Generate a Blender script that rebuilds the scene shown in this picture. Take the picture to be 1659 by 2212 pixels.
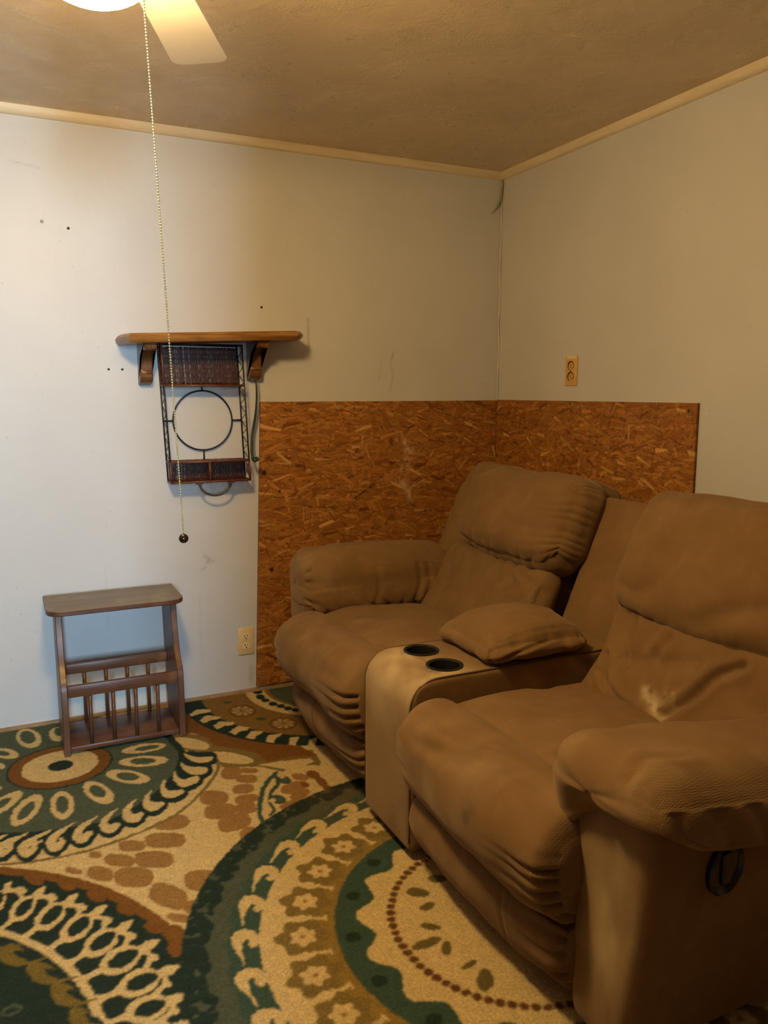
import bpy, bmesh, math, random
import numpy as np
from mathutils import Matrix, Vector, noise as mnoise
random.seed(7)
rng = np.random.default_rng(7)
PI = math.pi
for _o in list(bpy.data.objects):
    bpy.data.objects.remove(_o)
scene = bpy.context.scene
COL = scene.collection

# ------------------------------------------------------------------ camera
CAM_POS = (-2.11743, -3.19812, 1.25958)
YAW, PITCH, ROLL, FPX = 0.445887, 0.148434, -0.001382, 1734.506
cy_, sy_, cp_, sp_ = math.cos(YAW), math.sin(YAW), math.cos(PITCH), math.sin(PITCH)
fwd = Vector((sy_*cp_, cy_*cp_, -sp_)); rgt = Vector((cy_, -sy_, 0)); dwn = fwd.cross(rgt)
r2 = rgt*math.cos(ROLL) + dwn*math.sin(ROLL); d2 = dwn*math.cos(ROLL) - rgt*math.sin(ROLL)
cd = bpy.data.cameras.new('camera'); cam = bpy.data.objects.new('camera', cd); COL.objects.link(cam)
M = Matrix.Identity(4)
for i in range(3):
    M[i][0] = r2[i]; M[i][1] = -d2[i]; M[i][2] = -fwd[i]; M[i][3] = CAM_POS[i]
cam.matrix_world = M
cd.sensor_fit = 'VERTICAL'; cd.sensor_height = 24.0; cd.lens = FPX/2212*24.0
cd.clip_start = 0.05
scene.camera = cam

# ------------------------------------------------------------------ light and exposure
LAMP_STRENGTH = 176.0
LAMP_COLOR = (1.0, 0.665, 0.265)
DAY_POWER = 240.0
DAY_COLOR = (0.52, 0.78, 1.0)
vs = scene.view_settings
vs.view_transform = 'Standard'; vs.look = 'None'; vs.gamma = 1.0; vs.use_curve_mapping = False
vs.exposure = 0.0
w = bpy.data.worlds.new('world'); scene.world = w; w.use_nodes = True
w.node_tree.nodes['Background'].inputs[0].default_value = (0.55, 0.72, 1.0, 1)
w.node_tree.nodes['Background'].inputs[1].default_value = 0.05
# daylight inferred from the cool wall, let in by an invented doorway behind the camera
al = bpy.data.lights.new('daylight', 'AREA'); al.shape = 'RECTANGLE'; al.size = 0.36; al.size_y = 1.3
al.energy = DAY_POWER; al.color = DAY_COLOR
ao = bpy.data.objects.new('daylight', al); COL.objects.link(ao)
ao.location = (-2.40, -6.4, 1.5); ao.rotation_euler = (PI/2, 0, 0)

# ------------------------------------------------------------------ node helpers
def new_mat(name):
    m = bpy.data.materials.new(name); m.use_nodes = True
    nt = m.node_tree
    return m, nt, nt.nodes['Principled BSDF']
def N(nt, typ, **kw):
    n = nt.nodes.new(typ)
    for k, v in kw.items():
        setattr(n, k, v)
    return n
def setin(n, **kw):
    for k, v in kw.items():
        n.inputs[k.replace('_', ' ')].default_value = v
def objco(nt, scale=(1, 1, 1), rot=(0, 0, 0)):
    tc = N(nt, 'ShaderNodeTexCoord'); mp = N(nt, 'ShaderNodeMapping')
    mp.inputs['Scale'].default_value = scale; mp.inputs['Rotation'].default_value = rot
    nt.links.new(tc.outputs['Object'], mp.inputs['Vector'])
    return mp.outputs['Vector']
def noise_n(nt, vec, scale, detail=3, rough=0.5, dist=0.0):
    n = N(nt, 'ShaderNodeTexNoise')
    n.inputs['Scale'].default_value = scale; n.inputs['Detail'].default_value = detail
    n.inputs['Roughness'].default_value = rough; n.inputs['Distortion'].default_value = dist
    nt.links.new(vec, n.inputs['Vector'])
    return n.outputs['Fac']
def ramp(nt, fac, stops):
    r = N(nt, 'ShaderNodeValToRGB')
    els = r.color_ramp.elements
    while len(els) < len(stops):
        els.new(0.5)
    for e, (p, c) in zip(els, stops):
        e.position = p; e.color = (*c, 1) if len(c) == 3 else c
    nt.links.new(fac, r.inputs['Fac'])
    return r.outputs['Color']
def mix(nt, fac, a, b, mode='MIX'):
    m = N(nt, 'ShaderNodeMix', data_type='RGBA', blend_type=mode)
    for sock, v in ((m.inputs[0], fac), (m.inputs[6], a), (m.inputs[7], b)):
        if hasattr(v, 'node'):
            nt.links.new(v, sock)
        elif isinstance(v, (int, float)):
            sock.default_value = v
        else:
            sock.default_value = (*v, 1)
    return m.outputs[2]
def math_n(nt, op, a, b=0.0):
    m = N(nt, 'ShaderNodeMath', operation=op)
    for sock, v in ((m.inputs[0], a), (m.inputs[1], b)):
        if hasattr(v, 'node'):
            nt.links.new(v, sock)
        else:
            sock.default_value = v
    return m.outputs[0]
def bump(nt, bsdf, height, strength, dist=0.01):
    b = N(nt, 'ShaderNodeBump'); b.inputs['Strength'].default_value = strength; b.inputs['Distance'].default_value = dist
    nt.links.new(height, b.inputs['Height']); nt.links.new(b.outputs['Normal'], bsdf.inputs['Normal'])
def simple(name, col, rough=0.5, metal=0.0, spec=0.5, var=0.0, vscale=20, bmp=0.0):
    m, nt, b = new_mat(name)
    b.inputs['Roughness'].default_value = rough; b.inputs['Metallic'].default_value = metal
    b.inputs['Specular IOR Level'].default_value = spec
    v = objco(nt)
    f = noise_n(nt, v, vscale, 4)
    lo = tuple(c*(1-var) for c in col); hi = tuple(min(1, c*(1+var)) for c in col)
    nt.links.new(ramp(nt, f, [(0.3, lo), (0.7, hi)]), b.inputs['Base Color'])
    if bmp:
        bump(nt, b, noise_n(nt, v, vscale*6, 3), bmp, 0.002)
    return m

# ------------------------------------------------------------------ numeric noise
def vnoise(P, seed=0):
    P = np.asarray(P, float); I = np.floor(P).astype(np.int64); f = P-I
    f = f*f*(3-2*f)
    def h(a, b, c):
        n = (a*73856093) ^ (b*19349663) ^ (c*83492791) ^ (seed*2654435761)
        n = (n ^ (n >> 13))*1274126177 & 0x7fffffff
        n = (n ^ (n >> 16))*668265263 & 0x7fffffff
        return ((n >> 7) & 0xffff)/65535.0*2-1
    r = 0
    for dx in (0, 1):
        for dy in (0, 1):
            for dz in (0, 1):
                wgt = (f[..., 0] if dx else 1-f[..., 0])*(f[..., 1] if dy else 1-f[..., 1])*(f[..., 2] if dz else 1-f[..., 2])
                r = r+wgt*h(I[..., 0]+dx, I[..., 1]+dy, I[..., 2]+dz)
    return r
def fbm(P, seed=0, oct=3):
    P = np.asarray(P, float); r = 0; a = 1.0
    for k in range(oct):
        r = r+a*vnoise(P*(2**k), seed+k*17); a *= 0.5
    return r
def p3(*a):
    return np.stack(np.broadcast_arrays(*[np.asarray(x, float) for x in a]), -1)
def smooth(a, b, x):
    t = np.clip((x-a)/(b-a), 0, 1)
    return t*t*(3-2*t)

# ------------------------------------------------------------------ objects
WLOC = {}
def wloc(o):
    return np.array(WLOC.get(o.name, (0, 0, 0))) if o else np.zeros(3)
def tag(o, label=None, cat=None, group=None, kind=None):
    if label: o['label'] = label
    if cat: o['category'] = cat
    if group: o['group'] = group
    if kind: o['kind'] = kind
    return o
def empty(name, loc, label, cat, group=None):
    o = bpy.data.objects.new(name, None); COL.objects.link(o); o.location = loc
    o.empty_display_size = 0.05
    WLOC[o.name] = tuple(loc)
    return tag(o, label, cat, group)
def obj(name, V, F, mat, parent=None, smooth_=False, attrs=None, origin=None, kind=None):
    """V in world coordinates; the object's origin goes to the middle of its base."""
    V = np.asarray(V, float)
    if origin is None:
        lo, hi = V.min(0), V.max(0); origin = np.array([(lo[0]+hi[0])/2, (lo[1]+hi[1])/2, lo[2]])
    origin = np.asarray(origin, float)
    me = bpy.data.meshes.new(name)
    me.from_pydata((V-origin).tolist(), [], [list(map(int, f)) for f in F])
    me.update()
    if smooth_:
        me.polygons.foreach_set('use_smooth', [True]*len(me.polygons))
    if attrs:
        for k, a in attrs.items():
            a = np.asarray(a, float)
            if a.ndim == 2:
                at = me.color_attributes.new(k, 'FLOAT_COLOR', 'POINT')
                at.data.foreach_set('color', np.c_[a, np.ones(len(a))].astype(np.float32).ravel())
            else:
                at = me.attributes.new(k, 'FLOAT', 'POINT'); at.data.foreach_set('value', a.astype(np.float32))
    if mat: me.materials.append(mat)
    o = bpy.data.objects.new(name, me); COL.objects.link(o)
    if parent: o.parent = parent
    o.location = origin-wloc(parent)
    WLOC[o.name] = tuple(origin)
    if kind: o['kind'] = kind
    return o
class MB:
    def __init__(s): s.v = []; s.f = []
    def add(s, V, F):
        n = len(s.v); s.v += [tuple(map(float, x)) for x in V]; s.f += [[i+n for i in f] for f in F]; return s
    def box(s, lo, hi, bev=0.0):
        if bev:
            V, F = rbox_mesh([(a+b)/2 for a, b in zip(lo, hi)], [(b-a)/2 for a, b in zip(lo, hi)], bev)
            return s.add(V, F)
        x0, y0, z0 = lo; x1, y1, z1 = hi
        V = [(x0, y0, z0), (x1, y0, z0), (x1, y1, z0), (x0, y1, z0), (x0, y0, z1), (x1, y0, z1), (x1, y1, z1), (x0, y1, z1)]
        return s.add(V, [(0, 3, 2, 1), (4, 5, 6, 7), (0, 1, 5, 4), (1, 2, 6, 5), (2, 3, 7, 6), (3, 0, 4, 7)])
    def tube(s, pts, r, n=8, closed=False, flat=None):
        P = np.asarray(pts, float); m = len(P)
        R = np.broadcast_to(np.asarray(r, float), (m,))
        T = np.roll(P, -1, 0)-np.roll(P, 1, 0) if closed else np.gradient(P, axis=0)
        T = T/np.linalg.norm(T, axis=1)[:, None]
        up = np.array([0, 0, 1.0]) if abs(T[0][2]) < 0.9 else np.array([1.0, 0, 0])
        a = np.cross(T[0], up); a /= np.linalg.norm(a)
        V = []
        for i in range(m):
            a = a-T[i]*(a@T[i]); a /= np.linalg.norm(a); b = np.cross(T[i], a)
            for k in range(n):
                t = 2*PI*k/n
                V.append(P[i]+R[i]*(a*math.cos(t)+b*math.sin(t)*(flat or 1)))
        F = []
        for i in range(m if closed else m-1):
            j = (i+1) % m
            for k in range(n):
                l = (k+1) % n
                F.append((i*n+k, i*n+l, j*n+l, j*n+k))
        if not closed:
            F.append(tuple(range(n))[::-1]); F.append(tuple((m-1)*n+k for k in range(n)))
        return s.add(V, F)
    def lathe(s, prof, c, n=32, axis='z'):
        """prof: (radius, height) list"""
        V = []; F = []
        for r, h in prof:
            for k in range(n):
                t = 2*PI*k/n; x, y = r*math.cos(t), r*math.sin(t)
                V.append({'z': (c[0]+x, c[1]+y, c[2]+h), 'y': (c[0]+x, c[1]+h, c[2]+y), 'x': (c[0]+h, c[1]+x, c[2]+y)}[axis])
        for i in range(len(prof)-1):
            for k in range(n):
                l = (k+1) % n
                F.append((i*n+k, i*n+l, (i+1)*n+l, (i+1)*n+k))
        F.append(tuple(range(n))[::-1]); F.append(tuple((len(prof)-1)*n+k for k in range(n)))
        return s.add(V, F)
    def prism(s, poly, a, b, axis='x', bev=0.0):
        """poly: 2D outline in the two other axes, extruded from a to b along axis"""
        def mk(p, h):
            return {'x': (h, p[0], p[1]), 'y': (p[0], h, p[1]), 'z': (p[0], p[1], h)}[axis]
        n = len(poly)
        if bev:
            P = np.asarray(poly, float); c = P.mean(0)
            E = np.roll(P, -1, 0)-P; nn = np.c_[E[:, 1], -E[:, 0]]; nn /= np.linalg.norm(nn, axis=1)[:, None]
            area = 0.5*np.sum(P[:, 0]*np.roll(P[:, 1], -1)-np.roll(P[:, 0], -1)*P[:, 1])
            if area < 0: nn = -nn
            vn = nn+np.roll(nn, 1, 0); vn /= np.maximum(np.linalg.norm(vn, axis=1)[:, None], 1e-6)
            Q = P-vn*bev
            rings = [(Q, a), (P, a+bev), (P, b-bev), (Q, b)]
        else:
            rings = [(poly, a), (poly, b)]
        V = []
        for R, h in rings:
            V += [mk(p, h) for p in R]
        F = [tuple(range(n))[::-1], tuple((len(rings)-1)*n+i for i in range(n))]
        for r in range(len(rings)-1):
            for i in range(n):
                j = (i+1) % n
                F.append((r*n+i, r*n+j, (r+1)*n+j, (r+1)*n+i))
        return s.add(V, F)
    def xf(s, fn):
        s.v = [tuple(map(float, fn(np.array(v)))) for v in s.v]; return s
    def build(s, name, mat, parent=None, sm=False, **kw):
        o = obj(name, s.v, s.f, mat, parent, sm, **kw)
        bm = bmesh.new(); bm.from_mesh(o.data); bmesh.ops.recalc_face_normals(bm, faces=bm.faces); bm.to_mesh(o.data); bm.free()
        if sm == 'auto':
            auto(o)
        return o
def auto(o, ang=40):
    me = o.data
    me.polygons.foreach_set('use_smooth', [True]*len(me.polygons))
    me.set_sharp_from_angle(angle=math.radians(ang))
_cg = {}
def cube_grid(nx, ny, nz):
    key = (nx, ny, nz)
    if key in _cg: return _cg[key]
    idx = {}; V = []; F = []
    def vid(i, j, k):
        t = (i, j, k)
        if t not in idx:
            idx[t] = len(V); V.append((2*i/nx-1, 2*j/ny-1, 2*k/nz-1))
        return idx[t]
    for i in range(nx):
        for j in range(ny):
            F.append((vid(i, j, 0), vid(i, j+1, 0), vid(i+1, j+1, 0), vid(i+1, j, 0)))
            F.append((vid(i, j, nz), vid(i+1, j, nz), vid(i+1, j+1, nz), vid(i, j+1, nz)))
    for i in range(nx):
        for k in range(nz):
            F.append((vid(i, 0, k), vid(i+1, 0, k), vid(i+1, 0, k+1), vid(i, 0, k+1)))
            F.append((vid(i, ny, k), vid(i, ny, k+1), vid(i+1, ny, k+1), vid(i+1, ny, k)))
    for j in range(ny):
        for k in range(nz):
            F.append((vid(0, j, k), vid(0, j, k+1), vid(0, j+1, k+1), vid(0, j+1, k)))
            F.append((vid(nx, j, k), vid(nx, j+1, k), vid(nx, j+1, k+1), vid(nx, j, k+1)))
    _cg[key] = (np.array(V), np.array(F)); return _cg[key]
def rbox_q(half, r, n):
    U, F = cube_grid(*n)
    h = np.asarray(half, float); rr = np.minimum(np.asarray(r, float)*np.ones(3), h*0.999)
    p = U*h; inner = np.clip(p, -(h-rr), h-rr); d = (p-inner)/rr
    L = np.linalg.norm(d, axis=1); ok = L > 1e-9
    q = inner.copy(); q[ok] += rr*(d[ok]/L[ok][:, None])
    return U, q, F
def rbox_mesh(c, half, r, n=(4, 4, 4)):
    # small bevelled box: grid lines at the bevel
    U, F = cube_grid(4, 4, 4)
    h = np.asarray(half, float); r = min(r, h.min()*0.95)
    S = np.sign(U)*np.where(np.abs(U) > 0.75, 1.0, np.where(np.abs(U) > 0.25, (h-r)/h, 0))
    p = S*h; inner = np.clip(p, -(h-r), h-r); d = p-inner
    L = np.linalg.norm(d, axis=1); ok = L > 1e-9
    q = inner.copy(); q[ok] += r*(d[ok]/L[ok][:, None])
    return q+np.asarray(c), F
def vnormals(V, F):
    F = np.asarray(F); a = V[F[:, 2]]-V[F[:, 0]]; b = V[F[:, 3]]-V[F[:, 1]]
    fn = np.cross(a, b); out = np.zeros_like(V)
    for k in range(4):
        np.add.at(out, F[:, k], fn)
    return out/np.maximum(np.linalg.norm(out, axis=1)[:, None], 1e-12)
def seg_dist(A, B, pl):
    """distance from points (A,B) to a polyline in the same plane, and the side-independent nearest distance"""
    D = np.full(A.shape, 1e9)
    for (x0, y0), (x1, y1) in zip(pl[:-1], pl[1:]):
        dx, dy = x1-x0, y1-y0; t = np.clip(((A-x0)*dx+(B-y0)*dy)/(dx*dx+dy*dy+1e-12), 0, 1)
        D = np.minimum(D, np.hypot(A-x0-t*dx, B-y0-t*dy))
    return D
def crease(A, B, pl, depth, width, taper=True):
    P = np.array(pl, float); t = np.linspace(0, len(P)-1, 6*(len(P)-1)+1)
    Q = np.c_[np.interp(t, range(len(P)), P[:, 0]), np.interp(t, range(len(P)), P[:, 1])]
    if len(P) > 2:
        for _ in range(3):
            Q[1:-1] = 0.25*Q[:-2]+0.5*Q[1:-1]+0.25*Q[2:]
    d = seg_dist(A, B, Q)
    return -depth*np.exp(-(d/width)**2)+0.45*depth*np.exp(-((d-2.2*width)/(1.3*width))**2)
def ridges(s, freq, seed, sharp=1.5):
    """pleats along s: 0..1 with narrow valleys"""
    c = 0.5+0.5*np.cos(2*PI*(s*freq))
    return c**sharp

# ------------------------------------------------------------------ materials
def wall_material():
    m, nt, b = new_mat('painted_panelling')
    v = objco(nt)
    f1 = noise_n(nt, v, 2.2, 4, 0.6); f2 = noise_n(nt, v, 26, 3, 0.6); f3 = noise_n(nt, v, 220, 2)
    c = ramp(nt, f1, [(0.3, (0.56, 0.565, 0.575)), (0.7, (0.61, 0.615, 0.625))])
    c = mix(nt, math_n(nt, 'MULTIPLY', f2, 0.12), c, (0.50, 0.51, 0.51))
    # small specks and scuffs
    sp = noise_n(nt, v, 55, 1, 0.4)
    spk = ramp(nt, sp, [(0.76, (0, 0, 0)), (0.80, (1, 1, 1))])
    c = mix(nt, math_n(nt, 'MULTIPLY', spk, 0.35), c, (0.42, 0.41, 0.38))
    # scratches painted into the panelling (vertex attribute)
    at = N(nt, 'ShaderNodeAttribute', attribute_name='mark')
    c = mix(nt, at.outputs['Fac'], c, (0.16, 0.14, 0.11))
    nt.links.new(c, b.inputs['Base Color'])
    b.inputs['Roughness'].default_value = 0.42; b.inputs['Specular IOR Level'].default_value = 0.35
    h = math_n(nt, 'ADD', math_n(nt, 'MULTIPLY', f3, 0.5), f2)
    bump(nt, b, h, 0.22, 0.004)
    return m
MAT_WALL = wall_material()
def ceiling_material():
    m, nt, b = new_mat('textured_ceiling_paint')
    v = objco(nt)
    f1 = noise_n(nt, v, 3.0, 4, 0.6, 0.6); f2 = noise_n(nt, v, 60, 5, 0.65, 1.5); f3 = noise_n(nt, v, 9, 4, 0.6, 0.8)
    c = ramp(nt, f1, [(0.3, (0.60, 0.49, 0.34)), (0.7, (0.70, 0.58, 0.41))])
    nt.links.new(c, b.inputs['Base Color'])
    r = ramp(nt, f3, [(0.35, (0.50, 0.50, 0.50)), (0.65, (0.24, 0.24, 0.24))])
    nt.links.new(r, b.inputs['Roughness'])
    b.inputs['Specular IOR Level'].default_value = 0.5
    pk = ramp(nt, noise_n(nt, v, 3.5, 3, 0.6, 0.5), [(0.46, (0.12, 0.12, 0.12)), (0.62, (1, 1, 1))])
    bump(nt, b, math_n(nt, 'ADD', math_n(nt, 'MULTIPLY', f2, pk), math_n(nt, 'MULTIPLY', f3, 0.7)), 0.36, 0.007)
    return m
MAT_CEIL = ceiling_material()
def wood_material(name, dark, mid, light, scale=(1, 1, 1), grain=18, rough=0.4, stretch=12, bmp=0.1, axis=0, worn=None):
    m, nt, b = new_mat(name)
    sc = [stretch, stretch, stretch]; sc[axis] = 1.0
    v = objco(nt, tuple(s*a for s, a in zip(sc, scale)))
    f = noise_n(nt, v, grain/stretch*1.6, 5, 0.6, 0.8); g = noise_n(nt, v, grain*1.2, 3, 0.6)
    c = ramp(nt, f, [(0.25, dark), (0.5, mid), (0.75, light)])
    c = mix(nt, math_n(nt, 'MULTIPLY', g, 0.35), c, dark)
    if worn:
        w_ = noise_n(nt, objco(nt), 9, 4, 0.6)
        k = ramp(nt, w_, [(0.56, (0, 0, 0)), (0.72, (1, 1, 1))])
        c = mix(nt, math_n(nt, 'MULTIPLY', k, 0.55), c, worn)
    nt.links.new(c, b.inputs['Base Color'])
    b.inputs['Roughness'].default_value = rough
    bump(nt, b, g, bmp, 0.002)
    return m
MAT_TRIM = wood_material('pale_wood_trim', (0.62, 0.52, 0.36), (0.74, 0.64, 0.46), (0.82, 0.72, 0.54), grain=30, rough=0.5)
MAT_TRIM_Y = wood_material('pale_wood_trim_side', (0.62, 0.52, 0.36), (0.74, 0.64, 0.46), (0.82, 0.72, 0.54), grain=30, rough=0.5, axis=1)
MAT_SHELF = wood_material('varnished_pine', (0.10, 0.040, 0.010), (0.34, 0.155, 0.036), (0.52, 0.28, 0.08), grain=26, rough=0.28, stretch=9)
MAT_SHELFEND = wood_material('shelf_end_grain', (0.24, 0.15, 0.10), (0.38, 0.27, 0.19), (0.46, 0.34, 0.26), grain=30, rough=0.5)
MAT_CORBEL = wood_material('stained_corbel_wood', (0.06, 0.024, 0.008), (0.15, 0.062, 0.018), (0.23, 0.10, 0.03), grain=26, rough=0.25, axis=2)
MAT_RACK = wood_material('dark_stained_rack_wood', (0.052, 0.021, 0.010), (0.118, 0.048, 0.022), (0.18, 0.077, 0.035), grain=26, rough=0.38, worn=(0.22, 0.12, 0.075))
MAT_RACKV = wood_material('dark_stained_rack_side', (0.052, 0.021, 0.010), (0.118, 0.048, 0.022), (0.18, 0.077, 0.035), grain=26, rough=0.38, axis=2, worn=(0.22, 0.12, 0.075))
MAT_RACKTOP = wood_material('worn_rack_top', (0.11, 0.085, 0.055), (0.18, 0.145, 0.10), (0.24, 0.20, 0.14), grain=20, rough=0.45, worn=(0.30, 0.26, 0.19))
MAT_IRON = simple('black_iron', (0.012, 0.011, 0.010), 0.4, 0.3)
def wicker_material(dx):
    m, nt, b = new_mat('dark_wicker')
    v = objco(nt); f = noise_n(nt, v, 150, 3, 0.6)
    c = ramp(nt, f, [(0.3, (0.030, 0.010, 0.007)), (0.6, (0.085, 0.026, 0.014)), (0.8, (0.16, 0.06, 0.035))])
    nt.links.new(c, b.inputs['Base Color']); b.inputs['Roughness'].default_value = 0.32
    return m
MAT_WICKER = wicker_material(0)
MAT_WICKERFRAME = simple('brown_wrapped_frame', (0.13, 0.042, 0.024), 0.45, var=0.3, vscale=60)
MAT_RINGWOOD = simple('grey_brown_towel_ring', (0.07, 0.055, 0.04), 0.4, var=0.4, vscale=30)
MAT_GREEN = simple('dark_green_strap', (0.015, 0.05, 0.03), 0.45, var=0.3, vscale=40)
MAT_IVORY = simple('ivory_plastic', (0.72, 0.55, 0.27), 0.35, var=0.05)
MAT_IVORY2 = simple('pale_ivory_plastic', (0.80, 0.68, 0.42), 0.35, var=0.04)
MAT_AMBER = simple('aged_amber_plastic', (0.66, 0.40, 0.14), 0.4, var=0.12, vscale=40)
MAT_HOLE = simple('dark_slot', (0.012, 0.006, 0.004), 0.7)
MAT_DARKBROWN = simple('dark_brown_socket', (0.06, 0.018, 0.006), 0.5)
MAT_NAIL = simple('dark_nail_head', (0.015, 0.014, 0.013), 0.5, 0.4)
MAT_BLACK = simple('black_plastic', (0.008, 0.008, 0.008), 0.28)
MAT_DARKFAB = simple('dark_underside_cloth', (0.02, 0.014, 0.010), 0.9)
MAT_PAINTSTRIP = simple('painted_strip', (0.60, 0.60, 0.56), 0.5, var=0.1)
MAT_PEEL = simple('peeling_painted_strip', (0.34, 0.32, 0.24), 0.5, var=0.15)
MAT_BLADE = simple('cream_fan_blade', (0.80, 0.74, 0.64), 0.35, var=0.05, vscale=8)
MAT_BRASS = simple('brass_chain', (0.90, 0.80, 0.42), 0.3, 0.8, var=0.1, vscale=200)
MAT_BALL = simple('dark_brass_ball', (0.05, 0.03, 0.015), 0.22, 0.7)
MAT_WHITEMETAL = simple('white_fan_metal', (0.78, 0.74, 0.66), 0.35)
m, nt, b = new_mat('opal_lamp_glass'); MAT_GLOBE = m
b.inputs['Base Color'].default_value = (0.9, 0.85, 0.75, 1)
b.inputs['Emission Color'].default_value = (*LAMP_COLOR, 1); b.inputs['Emission Strength'].default_value = LAMP_STRENGTH

def fabric_material():
    m, nt, b = new_mat('brown_ribbed_microfibre')
    v = objco(nt)
    big = noise_n(nt, v, 5.0, 4, 0.6); med = noise_n(nt, v, 24, 4, 0.6); fine = noise_n(nt, v, 420, 2, 0.6)
    c = ramp(nt, big, [(0.3, (0.165, 0.095, 0.036)), (0.7, (0.210, 0.123, 0.049))])
    nap = noise_n(nt, v, 8.5, 3, 0.55, 0.8)
    c = mix(nt, math_n(nt, 'MULTIPLY', ramp(nt, nap, [(0.48, (0, 0, 0)), (0.68, (1, 1, 1))]), 0.30), c, (0.30, 0.188, 0.085))
    c = mix(nt, math_n(nt, 'MULTIPLY', med, 0.35), c, (0.17, 0.100, 0.050))
    c = mix(nt, math_n(nt, 'MULTIPLY', fine, 0.30), c, (0.12, 0.068, 0.033))
    pale = N(nt, 'ShaderNodeAttribute', attribute_name='pale'); dark = N(nt, 'ShaderNodeAttribute', attribute_name='dark')
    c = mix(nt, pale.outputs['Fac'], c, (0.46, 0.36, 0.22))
    c = mix(nt, dark.outputs['Fac'], c, (0.085, 0.058, 0.035))
    nt.links.new(c, b.inputs['Base Color'])
    b.inputs['Roughness'].default_value = 0.85; b.inputs['Specular IOR Level'].default_value = 0.2
    b.inputs['Sheen Weight'].default_value = 0.25; b.inputs['Sheen Roughness'].default_value = 0.4
    b.inputs['Sheen Tint'].default_value = (0.9, 0.7, 0.5, 1)
    wv = N(nt, 'ShaderNodeTexWave', wave_type='BANDS', bands_direction='Y'); wv.inputs['Scale'].default_value = 95; wv.inputs['Distortion'].default_value = 0.6
    wz = N(nt, 'ShaderNodeTexWave', wave_type='BANDS', bands_direction='Z'); wz.inputs['Scale'].default_value = 95; wz.inputs['Distortion'].default_value = 0.6
    nt.links.new(v, wv.inputs['Vector']); nt.links.new(v, wz.inputs['Vector'])
    h = math_n(nt, 'ADD', math_n(nt, 'MULTIPLY', math_n(nt, 'ADD', wv.outputs['Fac'], wz.outputs['Fac']), 0.30), fine)
    bump(nt, b, h, 0.35, 0.0022)
    return m
MAT_FAB = fabric_material()
MAT_PIPING = simple('dark_brown_seam', (0.075, 0.045, 0.025), 0.9)
def rug_material():
    m, nt, b = new_mat('patterned_cut_pile')
    v = objco(nt)
    at = N(nt, 'ShaderNodeAttribute', attribute_name='pile')
    f = noise_n(nt, v, 170, 3, 0.7); g = noise_n(nt, v, 45, 3, 0.6); h = noise_n(nt, v, 420, 2, 0.6)
    c = mix(nt, 1.0, at.outputs['Color'], ramp(nt, f, [(0.25, (0.58, 0.58, 0.58)), (0.75, (1.18, 1.18, 1.18))]), 'MULTIPLY')
    c = mix(nt, 1.0, c, ramp(nt, g, [(0.25, (0.86, 0.86, 0.86)), (0.75, (1.08, 1.08, 1.08))]), 'MULTIPLY')
    nt.links.new(c, b.inputs['Base Color'])
    b.inputs['Roughness'].default_value = 0.95; b.inputs['Specular IOR Level'].default_value = 0.1
    bump(nt, b, math_n(nt, 'ADD', f, h), 0.9, 0.004)
    return m
MAT_RUG = rug_material()
def osb_material():
    m, nt, b = new_mat('oriented_strand_board')
    v = objco(nt)
    at = N(nt, 'ShaderNodeAttribute', attribute_name='strand')
    f = noise_n(nt, v, 220, 3, 0.6)
    c = mix(nt, 1.0, at.outputs['Color'], ramp(nt, f, [(0.25, (0.80, 0.80, 0.80)), (0.75, (1.12, 1.12, 1.12))]), 'MULTIPLY')
    nt.links.new(c, b.inputs['Base Color']); b.inputs['Roughness'].default_value = 0.55
    b.inputs['Specular IOR Level'].default_value = 0.3
    sp = N(nt, 'ShaderNodeSeparateColor'); nt.links.new(at.outputs['Color'], sp.inputs[0])
    bump(nt, b, sp.outputs[1], 0.25, 0.003)
    return m
MAT_OSB = osb_material()
MAT_UNSEEN_WALL = wood_material('dark_unseen_wall', (0.10, 0.055, 0.028), (0.16, 0.09, 0.045), (0.21, 0.12, 0.06), axis=2)  # for the unseen walls, made dark brown to cut bounced light
MAT_FLOOR = simple('tan_floor_boards', (0.34, 0.22, 0.11), 0.6, var=0.2)

# ------------------------------------------------------------------ room shell
H = 2.232
XL, YR = -2.75, -3.95
def wall_back():
    # dense grid where the photo shows marks, so the scratches can be drawn into the paint
    nx, nz = 560, 440
    xs = np.linspace(XL-0.1, 0.1, nx); zs = np.linspace(-0.06, H+0.06, nz)
    X, Z = np.meshgrid(xs, zs)
    mk = np.zeros(X.shape)
    def line(pl, w, k):
        nonlocal mk
        d = seg_dist(X, Z, pl); nn = 0.6+0.4*vnoise(p3(X*60, Z*60, 0), 3)
        mk = np.maximum(mk, k*np.exp(-(d/w)**2)*nn)
    for pl, w_, k in WALL_MARKS:
        line(pl, w_, k)
    n = nx*nz; V = p3(X.ravel(), np.zeros(n), Z.ravel())
    F = [(j*nx+i, j*nx+i+1, (j+1)*nx+i+1, (j+1)*nx+i) for j in range(nz-1) for i in range(nx-1)]
    # thickness
    V2 = [(XL-0.1, 0.1, -0.06), (0.1, 0.1, -0.06), (0.1, 0.1, H+0.06), (XL-0.1, 0.1, H+0.06)]
    c = [0, nx-1, n-1, n-nx]
    F += [(n, n+3, n+2, n+1)]
    V = np.vstack([V, V2])
    return obj('wall_back', V, F, MAT_WALL, None, False, {'mark': np.r_[mk.ravel(), np.zeros(4)]}, kind='structure')
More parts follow.
